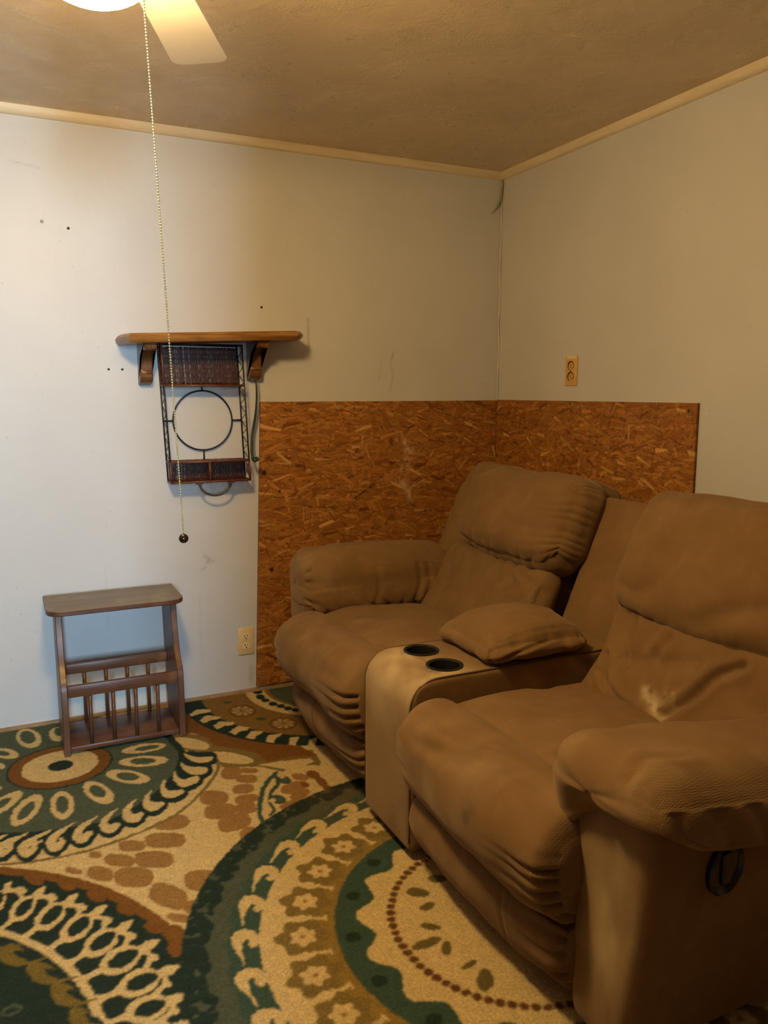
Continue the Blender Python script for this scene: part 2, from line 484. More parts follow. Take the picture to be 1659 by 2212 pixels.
WALL_MARKS = [
    ([(-0.938, 1.56), (-0.936, 1.44)], 0.004, 0.75),
    ([(-0.545, 1.43), (-0.56, 1.38), (-0.545, 1.34), (-0.56, 1.26)], 0.004, 0.5),
    ([(-0.60, 1.40), (-0.615, 1.30)], 0.003, 0.35),
    ([(-1.395, 0.60), (-1.375, 0.585), (-1.388, 0.57), (-1.36, 0.575)], 0.006, 0.55),
    ([(-1.41, 0.545), (-1.39, 0.555)], 0.005, 0.4),
    ([(-2.03, 2.05), (-1.93, 2.035)], 0.003, 0.3),
    ([(-0.09, 1.30), (-0.02, 1.29)], 0.004, 0.25),
    ([(-1.42, 0.44), (-1.425, 0.30), (-1.42, 0.15)], 0.006, 0.10),
    ([(-1.21, 0.10), (-1.215, 0.03)], 0.012, 0.3),
    ([(-1.78, 0.60), (-1.78, 0.35)], 0.003, 0.15),
]
wall_back()
def wall_right():
    V = []; F = []
    mb = MB().box((0, YR-0.1, -0.06), (0.1, 0.1, H+0.06))
    return mb.build('wall_right', MAT_WALL, kind='structure')
wall_right()
MB().box((XL-0.1, YR-0.1, -0.06), (XL, 0.1, H+0.06)).build('wall_left', MAT_UNSEEN_WALL, kind='structure')
mb = MB()
mb.box((XL, YR-0.1, -0.06), (-2.70, YR, H+0.06)); mb.box((-2.02, YR-0.1, -0.06), (0.0, YR, H+0.06)); mb.box((-2.70, YR-0.1, 2.03), (-2.02, YR, H+0.06))  # invented door gap; its jamb trims the daylight on the back wall
mb.build('wall_front', MAT_UNSEEN_WALL, kind='structure')
MB().box((XL-0.1, YR-0.1, H), (0.1, 0.1, H+0.08)).build('ceiling', MAT_CEIL, kind='structure')
MB().box((XL-0.1, YR-0.1, -0.08), (0.1, 0.1, 0.0)).build('floor', MAT_FLOOR, kind='structure')
# quarter-round moulding where the walls meet the ceiling
def moulding(name, axis, a, b_, mat):
    pr = []
    R = 0.030
    for k in range(9):
        t = PI/2*k/8
        pr.append((-R*0.72*math.cos(t), H-R*1.05*math.sin(t)))
    pr += [(0, H-R*1.05), (0, H)]
    pr = [(p[0], p[1]) for p in pr]
    mb = MB()
    mb.prism(pr, a, b_, 'x' if axis == 'x' else 'y')
    return mb.build(name, mat, sm='auto', kind='structure')
moulding('trim_1', 'x', XL, -0.004, MAT_TRIM)
moulding('trim_2', 'y', YR, -0.004, MAT_TRIM_Y)
# thin painted bead in the corner of the two walls
cb = MB(); zz = np.linspace(1.20, 2.19, 40)
cb.tube([(-0.004+0.0015*math.sin(z*23), -0.004-0.001*math.sin(z*31), z) for z in zz], [0.0045+0.0012*math.sin(z*47) for z in zz], 6)
cb.build('trim_3', MAT_PAINTSTRIP, sm=True, kind='structure')
# casing of the invented, unseen doorway behind the camera
mb = MB(); mb.box((-2.748, YR, 0), (-2.70, YR+0.015, 2.10)); mb.box((-2.02, YR, 0), (-1.95, YR+0.015, 2.10)); mb.box((-2.70, YR, 2.03), (-2.02, YR+0.015, 2.10))
mb.build('trim_4', MAT_TRIM, kind='structure')
# narrow strip of wood at the foot of the back wall
MB().box((XL, -0.016, 0.0), (-0.02, 0.0, 0.010)).build('baseboard_back', MAT_FLOOR, kind='structure')

# ------------------------------------------------------------------ rug
PAL = {'cream': (0.70, 0.535, 0.25), 'cream2': (0.50, 0.36, 0.18), 'tan': (0.35, 0.195, 0.062), 'brown': (0.215, 0.095, 0.022),
       'brown2': (0.15, 0.065, 0.02), 'ochre': (0.255, 0.145, 0.038), 'olive': (0.235, 0.165, 0.05), 'oliveC': (0.16, 0.125, 0.04),
       'oliveD': (0.20, 0.145, 0.035), 'dgreen': (0.022, 0.040, 0.032), 'teal': (0.050, 0.094, 0.072), 'sage': (0.085, 0.105, 0.070),
       'sageA': (0.092, 0.118, 0.076), 'gold': (0.30, 0.20, 0.05)}
RUG_CUTS = [45, 57]
RUG_SHAPES=[
('tan',[-1680,-955,-1687,-975,-1697,-984,-1713,-987,-1739,-982,-1764,-972,-1777,-961,-1784,-947,-1784,-926,-1779,-905,-1769,-895,-1753,-892,-1726,-897,-1700,-907,-1686,-918,-1680,-933]),
('tan',[-1710,-1052,-1717,-1070,-1728,-1078,-1744,-1078,-1772,-1069,-1798,-1056,-1813,-1044,-1820,-1029,-1820,-1008,-1814,-989,-1803,-981,-1787,-981,-1759,-989,-1731,-1003,-1717,-1016,-1710,-1031]),
('tan',[-1761,-1135,-1768,-1154,-1778,-1161,-1792,-1162,-1817,-1152,-1841,-1139,-1853,-1126,-1860,-1110,-1859,-1089,-1854,-1069,-1844,-1061,-1829,-1061,-1803,-1070,-1778,-1085,-1766,-1098,-1760,-1114]),
('tan',[-1824,-1195,-1831,-1217,-1841,-1225,-1855,-1227,-1879,-1218,-1901,-1205,-1913,-1191,-1919,-1175,-1919,-1150,-1914,-1128,-1904,-1118,-1889,-1116,-1865,-1125,-1841,-1139,-1829,-1154,-1823,-1171]),
('tan',[-1821,-1035,-1826,-1049,-1832,-1054,-1842,-1055,-1859,-1048,-1876,-1039,-1884,-1030,-1889,-1019,-1889,-1003,-1885,-988,-1878,-982,-1868,-982,-1851,-988,-1834,-998,-1825,-1008,-1821,-1019]),
('tan',[-1859,-1102,-1864,-1115,-1871,-1119,-1882,-1117,-1901,-1107,-1919,-1093,-1928,-1081,-1933,-1069,-1933,-1052,-1928,-1039,-1921,-1034,-1909,-1036,-1890,-1047,-1872,-1061,-1862,-1073,-1858,-1086]),
('tan',[-1919,-1145,-1924,-1160,-1931,-1164,-1940,-1162,-1956,-1151,-1970,-1137,-1978,-1125,-1981,-1111,-1979,-1094,-1974,-1078,-1968,-1073,-1958,-1075,-1942,-1087,-1927,-1102,-1920,-1114,-1917,-1128]),
('tan',[-1936,-1029,-1938,-1037,-1941,-1040,-1946,-1041,-1954,-1038,-1963,-1033,-1967,-1028,-1969,-1022,-1969,-1013,-1967,-1005,-1964,-1001,-1959,-1001,-1951,-1004,-1943,-1009,-1938,-1014,-1936,-1020]),
('tan',[-1768,-1340,-1779,-1357,-1790,-1360,-1803,-1354,-1823,-1332,-1840,-1306,-1848,-1286,-1850,-1267,-1844,-1243,-1833,-1225,-1822,-1221,-1808,-1228,-1788,-1251,-1770,-1278,-1762,-1299,-1761,-1318]),
('tan',[-1673,-1283,-1681,-1305,-1691,-1314,-1704,-1316,-1725,-1309,-1745,-1296,-1755,-1283,-1759,-1268,-1756,-1243,-1749,-1221,-1739,-1211,-1726,-1209,-1704,-1216,-1683,-1229,-1673,-1243,-1669,-1259]),
('tan',[-1733,-1376,-1738,-1389,-1743,-1395,-1751,-1396,-1763,-1392,-1774,-1385,-1780,-1377,-1782,-1368,-1781,-1353,-1777,-1340,-1771,-1334,-1763,-1332,-1751,-1336,-1739,-1344,-1733,-1352,-1731,-1361]),
('tan',[-1775,-1409,-1779,-1415,-1785,-1416,-1792,-1413,-1805,-1404,-1817,-1393,-1823,-1385,-1826,-1377,-1825,-1368,-1821,-1361,-1815,-1360,-1807,-1363,-1795,-1372,-1783,-1384,-1777,-1392,-1774,-1400]),
('tan',[-1991,-1093,-1994,-1099,-1998,-1100,-2004,-1097,-2014,-1090,-2024,-1080,-2029,-1073,-2032,-1066,-2032,-1058,-2030,-1052,-2026,-1051,-2019,-1053,-2009,-1061,-1999,-1071,-1994,-1078,-1991,-1085]),
('tan',[-1541,-871,-1549,-892,-1559,-901,-1572,-903,-1593,-896,-1612,-884,-1622,-872,-1626,-856,-1623,-832,-1615,-810,-1605,-800,-1592,-798,-1570,-805,-1550,-817,-1541,-831,-1537,-847]),
('tan',[-1539,-947,-1546,-969,-1556,-980,-1571,-985,-1594,-983,-1617,-977,-1628,-968,-1634,-954,-1633,-931,-1626,-909,-1617,-898,-1602,-892,-1578,-893,-1555,-900,-1543,-910,-1537,-924]),
('tan',[-1513,-1019,-1519,-1043,-1530,-1056,-1545,-1064,-1570,-1067,-1594,-1065,-1607,-1058,-1613,-1045,-1613,-1022,-1608,-998,-1598,-984,-1583,-976,-1557,-972,-1531,-974,-1518,-981,-1512,-995]),
('tan',[-1479,-964,-1485,-980,-1493,-988,-1503,-991,-1519,-988,-1534,-982,-1542,-974,-1545,-964,-1543,-947,-1538,-931,-1530,-923,-1520,-920,-1503,-922,-1488,-929,-1480,-937,-1477,-947]),
('tan',[-1456,-907,-1461,-922,-1469,-929,-1480,-932,-1499,-930,-1516,-926,-1525,-919,-1530,-911,-1529,-896,-1524,-882,-1516,-874,-1505,-871,-1486,-872,-1468,-877,-1459,-883,-1455,-892]),
('tan',[-1451,-844,-1456,-858,-1464,-865,-1474,-867,-1491,-865,-1508,-858,-1516,-851,-1519,-841,-1518,-826,-1512,-811,-1505,-804,-1494,-801,-1477,-804,-1460,-810,-1452,-818,-1449,-828]),
('tan',[-1423,-789,-1429,-802,-1437,-807,-1447,-808,-1464,-802,-1480,-792,-1487,-783,-1491,-773,-1489,-758,-1483,-744,-1475,-739,-1465,-738,-1448,-745,-1432,-754,-1424,-763,-1421,-774]),
('tan',[-1460,-721,-1467,-743,-1475,-754,-1486,-758,-1502,-757,-1517,-750,-1524,-741,-1526,-727,-1524,-705,-1517,-683,-1509,-672,-1499,-667,-1482,-668,-1466,-675,-1459,-685,-1457,-699]),
('tan',[-1406,-733,-1410,-741,-1417,-744,-1426,-743,-1442,-737,-1456,-729,-1464,-722,-1468,-714,-1467,-704,-1462,-695,-1456,-692,-1447,-693,-1431,-700,-1416,-708,-1408,-715,-1405,-723]),
('tan',[-1520,-1091,-1523,-1108,-1528,-1118,-1535,-1124,-1548,-1129,-1560,-1129,-1566,-1125,-1569,-1117,-1569,-1101,-1567,-1085,-1562,-1074,-1554,-1067,-1542,-1063,-1529,-1062,-1523,-1066,-1519,-1075]),
('olive',[-1633,-337,-1562,-328,-1494,-392,-1469,-488,-1375,-563,-1294,-641,-1185,-663,-1191,-766,-1225,-813,-1325,-784,-1394,-706,-1505,-663,-1522,-542,-1575,-498,-1615,-429]),
('brown',[-1520,-101,-1492,-272,-1374,-471,-1216,-608,-1187,-711,-1282,-679,-1357,-687,-1371,-604,-1426,-539,-1491,-478,-1497,-402,-1540,-338,-1569,-340]),
('cream',[-1179,-1004,-1207,-1067,-1246,-1120,-1290,-1158,-1336,-1179,-1381,-1183,-1420,-1169,-1451,-1139,-1471,-1094,-1479,-1039,-1472,-976,-1452,-911,-1417,-850,-1372,-801,-1320,-769,-1267,-760,-1220,-775,-1185,-814,-1166,-869,-1164,-935]),
('tan',[-1287,-891,-1292,-903,-1301,-914,-1313,-923,-1327,-930,-1342,-933,-1356,-932,-1368,-928,-1377,-921,-1381,-911,-1381,-900,-1377,-888,-1368,-877,-1356,-868,-1341,-861,-1326,-858,-1312,-858,-1299,-862,-1291,-870,-1286,-880]),
('tan',[-1296,-938,-1300,-948,-1306,-957,-1316,-965,-1326,-971,-1338,-975,-1348,-976,-1357,-974,-1364,-970,-1368,-963,-1368,-955,-1365,-946,-1359,-937,-1350,-928,-1339,-922,-1328,-918,-1317,-916,-1307,-918,-1300,-923,-1297,-930]),
('tan',[-1339,-981,-1342,-988,-1349,-995,-1358,-1001,-1370,-1006,-1382,-1010,-1393,-1012,-1403,-1011,-1411,-1008,-1416,-1004,-1417,-998,-1414,-991,-1408,-984,-1398,-978,-1387,-972,-1375,-969,-1363,-967,-1353,-967,-1345,-970,-1340,-975]),
('brown',[-1231,-857,-1236,-864,-1242,-868,-1248,-869,-1255,-868,-1261,-864,-1266,-857,-1269,-849,-1270,-839,-1270,-830,-1267,-821,-1262,-814,-1257,-810,-1250,-808,-1243,-809,-1237,-814,-1232,-821,-1229,-829,-1228,-839,-1229,-848]),
('brown',[-1233,-927,-1238,-931,-1243,-932,-1248,-929,-1253,-923,-1256,-915,-1258,-905,-1259,-893,-1258,-882,-1255,-872,-1251,-865,-1247,-860,-1241,-859,-1236,-862,-1231,-868,-1228,-877,-1225,-887,-1225,-899,-1226,-910,-1229,-919]),
('brown',[-1226,-964,-1230,-968,-1234,-969,-1239,-967,-1244,-962,-1248,-956,-1252,-947,-1254,-939,-1255,-930,-1255,-923,-1253,-917,-1249,-913,-1245,-912,-1240,-914,-1235,-919,-1230,-926,-1226,-934,-1224,-943,-1223,-951,-1224,-959]),
('tan',[-1270,-860,-1274,-865,-1280,-868,-1287,-868,-1295,-864,-1303,-858,-1310,-850,-1315,-840,-1318,-830,-1319,-820,-1317,-812,-1313,-807,-1307,-804,-1299,-804,-1291,-808,-1283,-814,-1276,-823,-1271,-832,-1268,-842,-1268,-852]),
('brown',[-1285,-903,-1288,-907,-1292,-910,-1296,-911,-1300,-910,-1304,-907,-1307,-903,-1310,-897,-1311,-891,-1310,-886,-1309,-880,-1306,-876,-1302,-873,-1298,-872,-1294,-873,-1290,-876,-1287,-881,-1284,-886,-1283,-892,-1284,-898]),
('cream',[-1507,-485,-1514,-495,-1525,-498,-1540,-495,-1558,-485,-1576,-469,-1592,-449,-1606,-427,-1617,-405,-1621,-385,-1621,-368,-1614,-357,-1602,-353,-1587,-357,-1569,-367,-1551,-384,-1533,-404,-1519,-427,-1510,-449,-1506,-469]),
('cream',[-1398,-660,-1406,-669,-1419,-671,-1437,-666,-1457,-655,-1479,-638,-1499,-618,-1516,-596,-1528,-574,-1535,-554,-1534,-538,-1527,-529,-1514,-527,-1496,-531,-1475,-543,-1453,-560,-1432,-581,-1415,-604,-1403,-626,-1397,-645]),
('cream',[-1394,-692,-1313,-699,-1215,-722,-1213,-750,-1247,-763,-1241,-779,-1312,-768]),
('teal',[-1354,-762,-1365,-773,-1383,-789,-1401,-809,-1418,-830,-1432,-853,-1443,-877,-1453,-900,-1462,-923,-1471,-945,-1478,-967,-1485,-988,-1490,-1008,-1493,-1027,-1493,-1045,-1493,-1059,-1493,-1068,-1493,-1072,-1491,-1075,-1488,-1075,-1486,-1073,-1483,-1068,-1482,-1063,-1481,-1053,-1480,-1039,-1479,-1024,-1476,-1010,-1472,-994,-1465,-975,-1458,-955,-1450,-935,-1441,-913,-1432,-891,-1422,-870,-1411,-851,-1397,-832,-1380,-812,-1363,-794,-1352,-781,-1348,-775,-1347,-765,-1349,-760]),
('teal',[-1370,-796,-1372,-807,-1374,-822,-1377,-836,-1379,-845,-1383,-850,-1390,-858,-1399,-868,-1408,-880,-1417,-895,-1425,-912,-1433,-929,-1438,-947,-1441,-966,-1440,-981,-1439,-993,-1439,-1000,-1442,-1005,-1448,-1011,-1454,-1018,-1459,-1022,-1460,-1025,-1462,-1029,-1462,-1032,-1461,-1034,-1459,-1035,-1457,-1034,-1453,-1030,-1446,-1025,-1438,-1017,-1430,-1004,-1428,-987,-1428,-972,-1428,-959,-1427,-948,-1423,-936,-1417,-921,-1410,-906,-1403,-894,-1396,-886,-1388,-879,-1379,-871,-1369,-857,-1363,-837,-1360,-818,-1359,-802,-1358,-792,-1358,-785,-1362,-782,-1367,-788]),
('teal',[-1328,-851,-1333,-858,-1338,-862,-1345,-864,-1351,-862,-1357,-858,-1362,-851,-1366,-842,-1368,-833,-1367,-823,-1365,-815,-1361,-808,-1355,-804,-1349,-802,-1342,-804,-1336,-808,-1331,-815,-1327,-824,-1326,-833,-1326,-843]),
('teal',[-1384,-965,-1388,-972,-1394,-976,-1401,-977,-1409,-975,-1416,-970,-1422,-962,-1426,-953,-1429,-943,-1429,-933,-1427,-924,-1422,-917,-1416,-913,-1409,-912,-1402,-914,-1394,-920,-1388,-927,-1384,-937,-1382,-947,-1382,-957]),
('sage',[-1335,-844,-1337,-847,-1340,-849,-1343,-850,-1347,-849,-1350,-846,-1353,-843,-1355,-838,-1356,-833,-1356,-828,-1355,-824,-1353,-821,-1350,-819,-1346,-818,-1343,-819,-1339,-822,-1336,-825,-1334,-830,-1333,-835,-1333,-840]),
('sage',[-1392,-957,-1394,-960,-1397,-962,-1401,-963,-1405,-961,-1409,-958,-1412,-954,-1414,-949,-1416,-944,-1416,-939,-1415,-934,-1413,-931,-1410,-929,-1406,-929,-1402,-930,-1398,-933,-1394,-937,-1392,-942,-1391,-948,-1390,-953]),
('cream',[-1339,-818,-1341,-821,-1343,-822,-1346,-822,-1348,-821,-1351,-819,-1353,-817,-1355,-813,-1356,-809,-1356,-806,-1355,-803,-1353,-800,-1351,-799,-1349,-799,-1346,-800,-1343,-802,-1341,-804,-1340,-808,-1339,-812,-1339,-815]),
('cream',[-1412,-950,-1414,-954,-1417,-957,-1420,-959,-1423,-959,-1427,-959,-1430,-957,-1432,-953,-1433,-949,-1433,-945,-1432,-940,-1430,-936,-1428,-933,-1424,-931,-1421,-930,-1418,-931,-1415,-933,-1413,-936,-1412,-940,-1412,-945]),
('dgreen',[-2224,-789,-2228,-792,-2235,-798,-2244,-808,-2252,-836,-2250,-877,-2243,-905,-2232,-930,-2213,-947,-2199,-939,-2191,-926,-2185,-913,-2181,-905,-2176,-892,-2175,-869,-2179,-850,-2185,-837,-2196,-829,-2205,-834,-2210,-839,-2217,-845,-2223,-848,-2219,-845,-2208,-853,-2205,-859,-2204,-864,-2204,-883,-2207,-892,-2205,-885,-2201,-876,-2198,-868,-2191,-846,-2196,-808,-2210,-785]),
('dgreen',[-2170,-804,-2176,-806,-2185,-810,-2196,-816,-2206,-830,-2213,-860,-2212,-893,-2204,-924,-2186,-951,-2172,-950,-2164,-942,-2158,-933,-2155,-928,-2148,-918,-2145,-897,-2147,-878,-2152,-863,-2163,-851,-2172,-852,-2177,-853,-2184,-854,-2188,-853,-2183,-852,-2169,-872,-2165,-888,-2164,-902,-2168,-915,-2168,-913,-2162,-904,-2156,-895,-2150,-888,-2142,-869,-2143,-832,-2155,-805]),
('dgreen',[-2116,-825,-2122,-829,-2131,-836,-2141,-846,-2152,-867,-2155,-907,-2149,-940,-2139,-966,-2121,-982,-2107,-976,-2099,-965,-2093,-954,-2089,-948,-2083,-935,-2080,-913,-2083,-894,-2089,-881,-2099,-871,-2109,-875,-2114,-878,-2121,-882,-2126,-884,-2122,-881,-2112,-890,-2107,-899,-2105,-912,-2108,-933,-2109,-934,-2105,-924,-2098,-913,-2093,-904,-2085,-883,-2088,-845,-2101,-822]),
('dgreen',[-2054,-829,-2059,-835,-2066,-844,-2074,-859,-2082,-884,-2082,-921,-2076,-950,-2066,-973,-2048,-986,-2035,-979,-2026,-968,-2020,-957,-2015,-951,-2009,-938,-2006,-916,-2008,-897,-2013,-883,-2024,-873,-2034,-877,-2039,-880,-2046,-884,-2052,-886,-2049,-883,-2039,-889,-2035,-898,-2033,-908,-2034,-926,-2035,-930,-2033,-920,-2029,-907,-2026,-897,-2019,-871,-2025,-834,-2040,-818]),
('dgreen',[-1990,-828,-1993,-834,-2000,-844,-2007,-859,-2013,-887,-2010,-927,-2002,-952,-1990,-967,-1975,-972,-1963,-964,-1954,-953,-1947,-943,-1943,-936,-1936,-923,-1932,-900,-1933,-881,-1938,-867,-1949,-857,-1959,-860,-1965,-863,-1972,-867,-1979,-869,-1978,-867,-1971,-867,-1966,-873,-1963,-885,-1962,-910,-1964,-919,-1963,-910,-1961,-898,-1958,-889,-1953,-860,-1960,-824,-1976,-813]),
('dgreen',[-1920,-812,-1923,-819,-1929,-831,-1935,-851,-1938,-888,-1930,-925,-1920,-941,-1911,-950,-1899,-953,-1887,-948,-1878,-939,-1872,-930,-1869,-925,-1860,-912,-1855,-889,-1856,-869,-1860,-854,-1871,-843,-1882,-846,-1886,-847,-1892,-848,-1896,-848,-1894,-845,-1892,-844,-1891,-843,-1889,-847,-1885,-869,-1887,-887,-1887,-882,-1886,-870,-1884,-861,-1881,-829,-1890,-796,-1907,-791]),
('dgreen',[-1854,-783,-1857,-792,-1863,-806,-1868,-830,-1869,-869,-1859,-903,-1849,-917,-1839,-923,-1827,-925,-1816,-919,-1807,-909,-1801,-901,-1798,-895,-1789,-882,-1783,-858,-1784,-837,-1788,-822,-1799,-811,-1810,-814,-1814,-815,-1820,-817,-1823,-815,-1822,-812,-1821,-810,-1821,-808,-1820,-810,-1815,-830,-1816,-848,-1817,-843,-1816,-830,-1815,-819,-1812,-785,-1824,-755,-1842,-757]),
('dgreen',[-1797,-764,-1799,-772,-1802,-787,-1804,-810,-1802,-842,-1792,-867,-1783,-877,-1774,-882,-1764,-883,-1754,-879,-1745,-872,-1739,-864,-1735,-860,-1725,-849,-1717,-826,-1715,-804,-1718,-786,-1727,-771,-1739,-771,-1743,-771,-1749,-770,-1753,-768,-1754,-765,-1754,-763,-1754,-761,-1753,-763,-1749,-776,-1748,-790,-1750,-788,-1751,-778,-1751,-769,-1753,-736,-1769,-715,-1788,-730]),
('dgreen',[-1737,-719,-1738,-728,-1740,-744,-1740,-768,-1736,-797,-1725,-816,-1716,-824,-1707,-827,-1700,-829,-1691,-828,-1682,-825,-1675,-822,-1671,-820,-1659,-811,-1648,-788,-1644,-764,-1644,-743,-1653,-722,-1665,-717,-1669,-717,-1675,-717,-1681,-716,-1685,-714,-1689,-713,-1692,-711,-1693,-711,-1690,-719,-1689,-728,-1690,-725,-1691,-714,-1692,-705,-1696,-674,-1713,-662,-1731,-683]),
('dgreen',[-1687,-691,-1687,-700,-1686,-716,-1683,-737,-1676,-758,-1665,-771,-1655,-775,-1647,-775,-1639,-774,-1629,-770,-1618,-764,-1610,-758,-1604,-754,-1592,-742,-1580,-715,-1577,-689,-1578,-668,-1588,-649,-1602,-648,-1608,-650,-1616,-652,-1624,-654,-1630,-654,-1634,-654,-1637,-654,-1637,-654,-1634,-659,-1634,-662,-1636,-657,-1639,-647,-1642,-639,-1651,-616,-1671,-620,-1686,-654]),
('dgreen',[-1642,-647,-1640,-655,-1636,-668,-1631,-683,-1623,-696,-1613,-705,-1604,-710,-1596,-712,-1589,-713,-1582,-713,-1576,-711,-1571,-708,-1569,-706,-1556,-697,-1543,-671,-1538,-645,-1537,-622,-1545,-598,-1558,-593,-1561,-592,-1563,-591,-1564,-589,-1566,-587,-1571,-585,-1577,-582,-1582,-580,-1585,-579,-1588,-577,-1593,-572,-1598,-566,-1602,-560,-1617,-549,-1637,-571,-1647,-614]),
('dgreen',[-1608,-584,-1604,-590,-1599,-601,-1593,-613,-1585,-623,-1576,-630,-1567,-633,-1560,-635,-1553,-636,-1546,-635,-1539,-633,-1535,-630,-1532,-628,-1519,-620,-1507,-595,-1501,-570,-1501,-547,-1508,-525,-1520,-520,-1523,-519,-1526,-519,-1529,-517,-1532,-516,-1537,-515,-1543,-513,-1548,-511,-1552,-510,-1557,-507,-1562,-501,-1568,-495,-1573,-490,-1588,-484,-1607,-511,-1614,-554]),
('oliveD',[-2135,-1387,-2139,-1395,-2145,-1399,-2153,-1399,-2162,-1395,-2172,-1386,-2181,-1375,-2189,-1362,-2194,-1347,-2197,-1334,-2196,-1322,-2193,-1314,-2186,-1309,-2178,-1309,-2168,-1314,-2158,-1323,-2149,-1334,-2141,-1348,-2136,-1363,-2134,-1376]),
('oliveD',[-2078,-1482,-2082,-1488,-2088,-1491,-2096,-1490,-2105,-1485,-2115,-1476,-2123,-1464,-2129,-1451,-2134,-1437,-2136,-1425,-2134,-1414,-2130,-1407,-2124,-1404,-2115,-1405,-2106,-1411,-2096,-1420,-2088,-1432,-2081,-1446,-2077,-1459,-2076,-1472]),
('oliveD',[-2041,-1573,-2046,-1579,-2053,-1580,-2061,-1577,-2069,-1571,-2077,-1561,-2084,-1549,-2090,-1536,-2093,-1523,-2094,-1511,-2092,-1502,-2087,-1496,-2080,-1495,-2072,-1498,-2063,-1504,-2055,-1515,-2048,-1527,-2042,-1540,-2039,-1553,-2039,-1565]),
('oliveD',[-2018,-1661,-2023,-1664,-2030,-1664,-2037,-1660,-2045,-1653,-2052,-1642,-2059,-1630,-2063,-1617,-2065,-1605,-2065,-1594,-2062,-1587,-2057,-1583,-2050,-1583,-2042,-1587,-2034,-1595,-2027,-1606,-2021,-1618,-2017,-1631,-2015,-1643,-2015,-1654]),
('oliveD',[-2188,-1310,-2191,-1320,-2196,-1326,-2204,-1328,-2214,-1326,-2224,-1320,-2234,-1310,-2242,-1298,-2249,-1284,-2253,-1270,-2254,-1257,-2251,-1247,-2246,-1240,-2238,-1238,-2228,-1240,-2217,-1247,-2207,-1257,-2198,-1269,-2192,-1283,-2188,-1297]),
('sage',[-2147,-1535,-2147,-1540,-2149,-1544,-2153,-1548,-2159,-1551,-2165,-1553,-2172,-1552,-2178,-1551,-2183,-1548,-2187,-1544,-2189,-1539,-2189,-1534,-2187,-1529,-2183,-1525,-2178,-1522,-2171,-1521,-2164,-1521,-2158,-1523,-2152,-1526,-2149,-1530]),
('brown',[-2085,-1099,-2088,-1104,-2092,-1106,-2098,-1104,-2105,-1099,-2112,-1092,-2118,-1083,-2123,-1073,-2127,-1063,-2129,-1053,-2129,-1046,-2126,-1041,-2122,-1039,-2116,-1041,-2109,-1045,-2102,-1053,-2096,-1062,-2090,-1073,-2087,-1083,-2085,-1092]),
('brown',[-2014,-1156,-2017,-1162,-2021,-1164,-2027,-1163,-2033,-1160,-2039,-1153,-2045,-1145,-2050,-1135,-2053,-1125,-2054,-1115,-2053,-1107,-2050,-1102,-2046,-1099,-2040,-1100,-2034,-1104,-2027,-1110,-2021,-1119,-2017,-1129,-2014,-1139,-2013,-1149]),
('brown',[-1952,-1238,-1954,-1243,-1959,-1245,-1964,-1244,-1970,-1240,-1976,-1234,-1982,-1226,-1986,-1217,-1989,-1207,-1990,-1199,-1989,-1192,-1986,-1187,-1982,-1185,-1976,-1186,-1970,-1190,-1964,-1196,-1958,-1204,-1954,-1213,-1951,-1223,-1951,-1231]),
('brown',[-1893,-1322,-1896,-1327,-1901,-1329,-1906,-1328,-1912,-1325,-1918,-1319,-1923,-1312,-1927,-1303,-1929,-1293,-1930,-1285,-1928,-1277,-1925,-1272,-1921,-1269,-1915,-1270,-1909,-1273,-1903,-1279,-1898,-1287,-1894,-1296,-1892,-1306,-1891,-1314]),
('brown',[-1845,-1420,-1848,-1424,-1852,-1426,-1858,-1425,-1863,-1422,-1869,-1416,-1874,-1409,-1877,-1401,-1879,-1393,-1880,-1385,-1879,-1378,-1875,-1374,-1871,-1372,-1866,-1373,-1860,-1376,-1854,-1382,-1849,-1389,-1846,-1398,-1844,-1406,-1843,-1414]),
('brown',[-1814,-1509,-1818,-1516,-1824,-1521,-1829,-1523,-1835,-1522,-1840,-1518,-1843,-1512,-1845,-1504,-1846,-1494,-1844,-1484,-1841,-1475,-1837,-1467,-1831,-1462,-1825,-1460,-1819,-1460,-1814,-1464,-1811,-1471,-1809,-1480,-1809,-1490,-1810,-1499]),
('brown',[-1804,-1467,-1809,-1475,-1815,-1481,-1822,-1483,-1828,-1482,-1834,-1477,-1838,-1470,-1841,-1460,-1841,-1449,-1840,-1437,-1836,-1426,-1831,-1418,-1825,-1412,-1818,-1409,-1811,-1410,-1805,-1415,-1801,-1423,-1798,-1434,-1798,-1445,-1800,-1457]),
('dgreen',[-2156,-1537,-2156,-1539,-2157,-1542,-2160,-1544,-2164,-1545,-2168,-1546,-2172,-1546,-2176,-1545,-2179,-1544,-2182,-1542,-2183,-1540,-2183,-1537,-2181,-1535,-2178,-1533,-2175,-1531,-2171,-1530,-2167,-1530,-2163,-1531,-2159,-1532,-2157,-1534]),
('dgreen',[-2119,-1388,-2121,-1391,-2125,-1392,-2130,-1390,-2136,-1387,-2143,-1381,-2149,-1375,-2155,-1368,-2159,-1361,-2162,-1355,-2162,-1350,-2160,-1347,-2157,-1346,-2151,-1348,-2145,-1351,-2138,-1357,-2132,-1363,-2126,-1370,-2122,-1377,-2120,-1383]),
('dgreen',[-2062,-1482,-2064,-1484,-2067,-1484,-2073,-1482,-2078,-1478,-2085,-1473,-2091,-1466,-2096,-1459,-2100,-1452,-2102,-1446,-2102,-1442,-2100,-1439,-2096,-1439,-2091,-1441,-2085,-1445,-2079,-1451,-2073,-1458,-2068,-1465,-2064,-1472,-2062,-1478]),
('dgreen',[-2025,-1573,-2028,-1575,-2031,-1574,-2036,-1571,-2041,-1567,-2047,-1560,-2052,-1553,-2057,-1546,-2060,-1539,-2062,-1533,-2061,-1529,-2059,-1527,-2056,-1528,-2051,-1530,-2045,-1535,-2040,-1542,-2034,-1549,-2030,-1556,-2027,-1563,-2025,-1569]),
